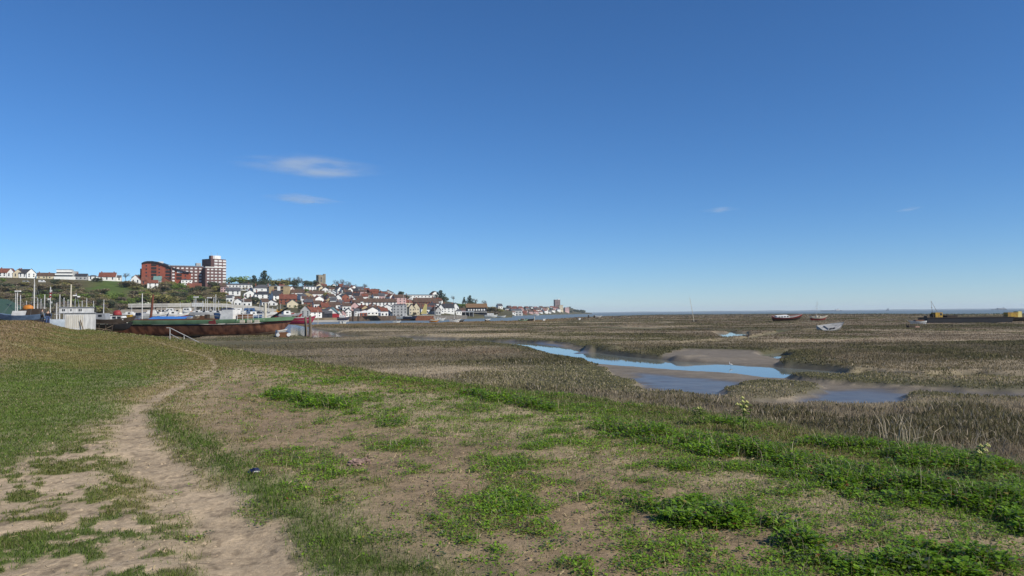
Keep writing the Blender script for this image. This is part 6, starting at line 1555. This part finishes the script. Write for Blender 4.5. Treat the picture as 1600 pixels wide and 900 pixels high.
# ---- the two people on the bank
def skin(name, pts, edges, rad, parent, mt, root=0, sub=2):
    me = bpy.data.meshes.new(name); me.from_pydata([tuple(p) for p in pts], edges, [])
    o = bpy.data.objects.new(name, me); link(o)
    sm = o.modifiers.new('s', 'SKIN'); sm.use_smooth_shade = True
    for i, v in enumerate(me.skin_vertices[0].data):
        v.radius = rad[i] if isinstance(rad[i], tuple) else (rad[i], rad[i]); v.use_root = i == root
    ss = o.modifiers.new('u', 'SUBSURF'); ss.levels = sub; ss.render_levels = sub
    dg = bpy.context.evaluated_depsgraph_get(); dg.update()
    m2 = bpy.data.meshes.new_from_object(o.evaluated_get(dg)); m2.name = name
    o.modifiers.clear(); o.data = m2; m2.materials.clear(); m2.materials.append(mt); bpy.data.meshes.remove(me)
    o.parent = parent
    return o
SKIN = paint('skin', (.50, .32, .23), var=.1)
def person(label, loc, rz, jacket, trousers, hair, stride=.12):
    o = thing('person', label, 'person', loc, rz)
    P = [(0, 0, .95), (0, 0, 1.15), (0, -.01, 1.38), (0, 0, 1.50), (0, -.02, 1.60), (0, -.03, 1.70),
         (-.10, 0, .92), (-.11, -stride, .50), (-.11, -stride * .6, .09), (-.11, -stride * .6 - .14, .05),
         (.10, 0, .92), (.11, stride, .50), (.11, stride * 1.5, .09), (.11, stride * 1.5 - .14, .05),
         (-.19, 0, 1.41), (-.25, .05, 1.15), (-.23, -.06, .93), (-.23, -.10, .85), (.19, 0, 1.41), (.25, .05, 1.15), (.23, -.06, .93), (.23, -.10, .85)]
    E = [(0, 1), (1, 2), (2, 3), (3, 4), (4, 5), (0, 6), (6, 7), (7, 8), (8, 9), (0, 10), (10, 11), (11, 12), (12, 13), (2, 14), (14, 15), (15, 16), (16, 17), (2, 18), (18, 19), (19, 20), (20, 21)]
    Rr = [(.15, .11), (.14, .10), (.15, .11), .055, (.075, .09), (.07, .085), .085, .06, .042, .035, .085, .06, .042, .035, .06, .045, .035, .035, .06, .045, .035, .035]
    skin('body', P, E, Rr, o, SKIN)
    J = [P[i] for i in (0, 1, 2, 14, 15, 16, 18, 19, 20)]
    skin('jacket', J, [(0, 1), (1, 2), (2, 3), (3, 4), (4, 5), (2, 6), (6, 7), (7, 8)], [(.19, .15), (.18, .14), (.18, .14), .085, .07, .058, .085, .07, .058], o, jacket, 1)
    T_ = [(0, 0, .97), P[6], P[7], (P[8][0], P[8][1], .14), P[10], P[11], (P[12][0], P[12][1], .14)]
    skin('trousers', T_, [(0, 1), (1, 2), (2, 3), (0, 4), (4, 5), (5, 6)], [(.16, .125), .105, .08, .062, .105, .08, .062], o, trousers)
    MB().blob((0, .0, 1.73), (.088, .105, .085), 10, 6).build('hair', hair, o, True)
    for s in (8, 12): MB().blob((P[s][0], P[s][1] - .06, .045), (.05, .13, .045), 8, 5).build('shoe', P_BLACK, o, True)
    return o
Y = 92
for lb, px, j, t, hr, rz_ in (('person in a grey jacket and dark trousers standing on the bank', 66, paint('grey_cloth', (.20, .20, .19), rough=.9), P_BLACK, P_DARKW, 150), ('person in a dark jacket and blue jeans beside the one in grey', 75, paint('dark_cloth', (.018, .018, .026), rough=.9), paint('denim', (.06, .10, .22), rough=.9), P_BLACK, 200)):
    x = (px - 800) / FPX * Y; person(lb, (x, Y, ground_z(x, Y)), R(rz_), j, t, hr)

# ---- small things on the sea wall
p = at_plane(561, 724)
o = thing('driftwood_lump', 'pinkish brown lump of broken root lying on the bare earth', 'driftwood', (p[0], p[1], ground_z(*p)), R(8))
root_m = paint('bleached_root', (.36, .25, .20), rough=.9, c2=(.19, .125, .10), scale=18, bump=.6)
g = random.Random(5); mb = MB(); mb.blob((-.03, 0, .035), (.085, .05, .04), 12, 8, .35, g); mb.blob((-.07, .0, .025), (.06, .04, .03), 9, 6, .4, g); mb.build('lump', root_m, o)
MB().tube([(.03, 0, .04), (.08, -.01, .075), (.10, .005, .10)], [.030, .022, .012], 7).build('stub', root_m, o); MB().tube([(.06, 0, .06), (.12, -.01, .05), (.125, -.01, .02)], [.022, .018, .012], 7).build('stub', root_m, o)
p = at_plane(398, 741)
o = thing('crumpled_wrapper', 'crumpled dark navy wrapper dropped in the green turf', 'litter', (p[0], p[1], ground_z(*p)), R(12))
mb = MB(); mb.blob((0, 0, .03), (.055, .04, .035), 9, 6, .7, g); mb.build('wrapper', paint('navy_foil', (.015, .02, .06), rough=.3), o)
MB().box(.0, -.045, .028, .055, -.04, .04).build('edge_strip', P_WHITE, o); MB().blob((-.05, .01, .015), (.03, .03, .015), 7, 5, .6, g).build('flap', paint('navy_foil', (.015, .02, .06)), o)
# three flowering plants at the edge of the wall
FLW = paint('pale_flower', (.58, .56, .20), rough=.8); STM = paint('plant_stem', (.14, .20, .05), rough=.8); LFG = leaf_mat('plant_leaf', .3)
def flower_plant(lb, px, py, h, heads, nl, seed):
    p = at_plane(px, py); g = random.Random(seed)
    o = thing('flowering_plant', lb, 'plant', (p[0], p[1], ground_z(*p)), g.uniform(0, 6))
    mb = MB(); mb.tube([(0, 0, -.02), (.01, 0, h * .5), (.0, .01, h * .9)], [.012, .010, .006], 6); tips = []
    for i in range(heads):
        a = i * 2.4 + g.random(); z = h * g.uniform(.62, 1.0); r = h * g.uniform(.08, .22)
        mb.tube([(0, 0, z - h * .2), (math.cos(a) * r * .6, math.sin(a) * r * .6, z - h * .06), (math.cos(a) * r, math.sin(a) * r, z)], .005, 5); tips.append((math.cos(a) * r, math.sin(a) * r, z))
    mb.build('stem', STM, o)
    for t in tips:
        f = MB()
        for k in range(9):
            a = k * 2.4; q = .006 * math.sqrt(k) * 1.4; f.blob((t[0] + math.cos(a) * q, t[1] + math.sin(a) * q, t[2] + .012 - q * .9), (.010, .010, .010), 6, 4)
        f.build('flower_head', FLW, o)
    n = nl; an = np.array([g.uniform(0, 6.283) for _ in range(n)]); rd = np.array([g.uniform(.0, .14) for _ in range(n)]); zz = np.array([g.uniform(.05, .8) * h for _ in range(n)])
    rd = rd * (1.2 - .8 * zz / h); tn = np.array([[g.random()] for _ in range(n)])
    V, T, C = leaflets(np.cos(an) * rd, np.sin(an) * rd, zz, np.array([g.uniform(.03, .065) for _ in range(n)]), np.array([g.uniform(-.4, .6) for _ in range(n)]), an, np.array([.07, .13, .018]) * (1 - tn) + np.array([.14, .20, .03]) * tn)
    me = tri_mesh('leaf_mass', V, T, C, LFG); part('leaf_mass', me, o)['kind'] = 'stuff'
flower_plant('tall leaning plant with several pale yellow flower heads at the wall edge', 1163, 676, .50, 7, 110, 3)
flower_plant('bushy light green plant with one pale head, left of the tall one', 1095, 664, .32, 2, 130, 4)
flower_plant('stout yellow-green plant by the wall edge toward the picture side', 1532, 748, .36, 4, 130, 6)
# dry stalks at the foot of the wall
for i, (px, py, n_, hh, lb) in enumerate(((1424, 702, 16, .42, 'fan of pale dry stalks at the wall edge beyond the leafy band'), (1395, 690, 10, .5, 'loose pale stalks left of the fan of dry stalks'), (1530, 700, 18, .62, 'tall tangle of bleached stalks in the marsh past the wall'), (1475, 684, 8, .5, 'sparse upright bleached stalks in the near marsh'), (1440, 640, 10, .6, 'bleached stalks standing in the marsh short of the mud channel'))):
    p = at_plane(px, py, -0.05 if i < 2 else -1.5); g = random.Random(30 + i); o = thing('dry_stalks', lb, 'dry stalks', (p[0], p[1], ground_z(*p)), 0)
    for k in range(n_):
        a = g.uniform(0, 6.283); e = g.uniform(.1, .8); b = (g.uniform(-.25, .25), g.uniform(-.2, .2), -.03); L_ = hh * g.uniform(.5, 1.2)
        MB().tube([b, (b[0] + math.cos(a) * L_ * e * .35, b[1] + math.sin(a) * L_ * e * .35, L_ * .55), (b[0] + math.cos(a) * L_ * e, b[1] + math.sin(a) * L_ * e, L_ * (1 - .35 * e))], [.006, .005, .002], 4).build('stalk', paint('bleached_stalk', (.46, .38, .26), rough=.9), o)

# ---- two wisps of cloud, as thin volumes high over the town
def cloud(label, px0, px1, py0, py1, Y, dens, seed, roll):
    a_ = at_depth((px0 + px1) / 2, (py0 + py1) / 2, Y); u = Y / FPX
    sx, sz = (px1 - px0) / 2 * u, (py1 - py0) / 2 * u
    o = MB().blob((0, 0, 0), (1, 1, 1), 32, 18).build('cloud', None); o.location = a_; o.scale = (sx, sx * .5, sz); o.rotation_euler = (0, R(roll), 0)
    m = bpy.data.materials.new('cloud_vapour_%d' % seed); m.use_nodes = True; n = m.node_tree; n.nodes.clear()
    out = n.nodes.new('ShaderNodeOutputMaterial'); v = n.nodes.new('ShaderNodeVolumePrincipled'); tc = n.nodes.new('ShaderNodeTexCoord')
    v.inputs['Color'].default_value = (.93, .97, 1, 1); v.inputs['Anisotropy'].default_value = .2
    mp = n.nodes.new('ShaderNodeMapping'); mp.inputs['Scale'].default_value = (1.3, 1.3, 1.0); mp.inputs['Location'].default_value = (seed, seed * .7, 0); mp.inputs['Rotation'].default_value = (0, R(6), 0)
    nz = n.nodes.new('ShaderNodeTexNoise'); nz.inputs['Scale'].default_value = 1.7; nz.inputs['Detail'].default_value = 5; nz.inputs['Roughness'].default_value = .6
    ab = n.nodes.new('ShaderNodeVectorMath'); ab.operation = 'ABSOLUTE'; ln = n.nodes.new('ShaderNodeVectorMath'); ln.operation = 'DOT_PRODUCT'; ln.inputs[1].default_value = (.95, .3, 1.1)
    fo = n.nodes.new('ShaderNodeMapRange'); fo.inputs[1].default_value = 1.0; fo.inputs[2].default_value = .1; fo.interpolation_type = 'SMOOTHSTEP'
    r2 = n.nodes.new('ShaderNodeMapRange'); r2.inputs[1].default_value = .40; r2.inputs[2].default_value = .72
    mu = n.nodes.new('ShaderNodeMath'); mu.operation = 'MULTIPLY'; m3 = n.nodes.new('ShaderNodeMath'); m3.operation = 'MULTIPLY'; m3.inputs[1].default_value = dens
    n.links.new(tc.outputs['Object'], mp.inputs[0]); n.links.new(mp.outputs[0], nz.inputs['Vector']); n.links.new(nz.outputs['Fac'], r2.inputs[0])
    n.links.new(tc.outputs['Object'], ab.inputs[0]); n.links.new(ab.outputs[0], ln.inputs[0]); n.links.new(ln.outputs['Value'], fo.inputs[0]); n.links.new(fo.outputs[0], mu.inputs[0]); n.links.new(r2.outputs[0], mu.inputs[1])
    n.links.new(mu.outputs[0], m3.inputs[0]); n.links.new(m3.outputs[0], v.inputs['Density']); n.links.new(v.outputs[0], out.inputs['Volume'])
    o.data.materials.append(m); o.cycles.volume_step_rate = 1.0 if hasattr(o, 'cycles') else 1
    tag(o, label, 'cloud')
cloud('wispy white lens of cloud, the larger of the two over the town', 335, 635, 242, 279, 7000, .006, 3, 3.0)
cloud('thin short streak of cloud under the larger wisp', 390, 555, 301, 322, 7000, .0065, 8, 4.0)
cloud('very faint thin streak of cloud over the open marsh, nearer the middle', 1080, 1170, 321, 335, 7000, .004, 12, -2)
cloud('very faint thin streak of cloud over the open marsh, toward the edge', 1390, 1450, 321, 333, 7000, .004, 15, -8)
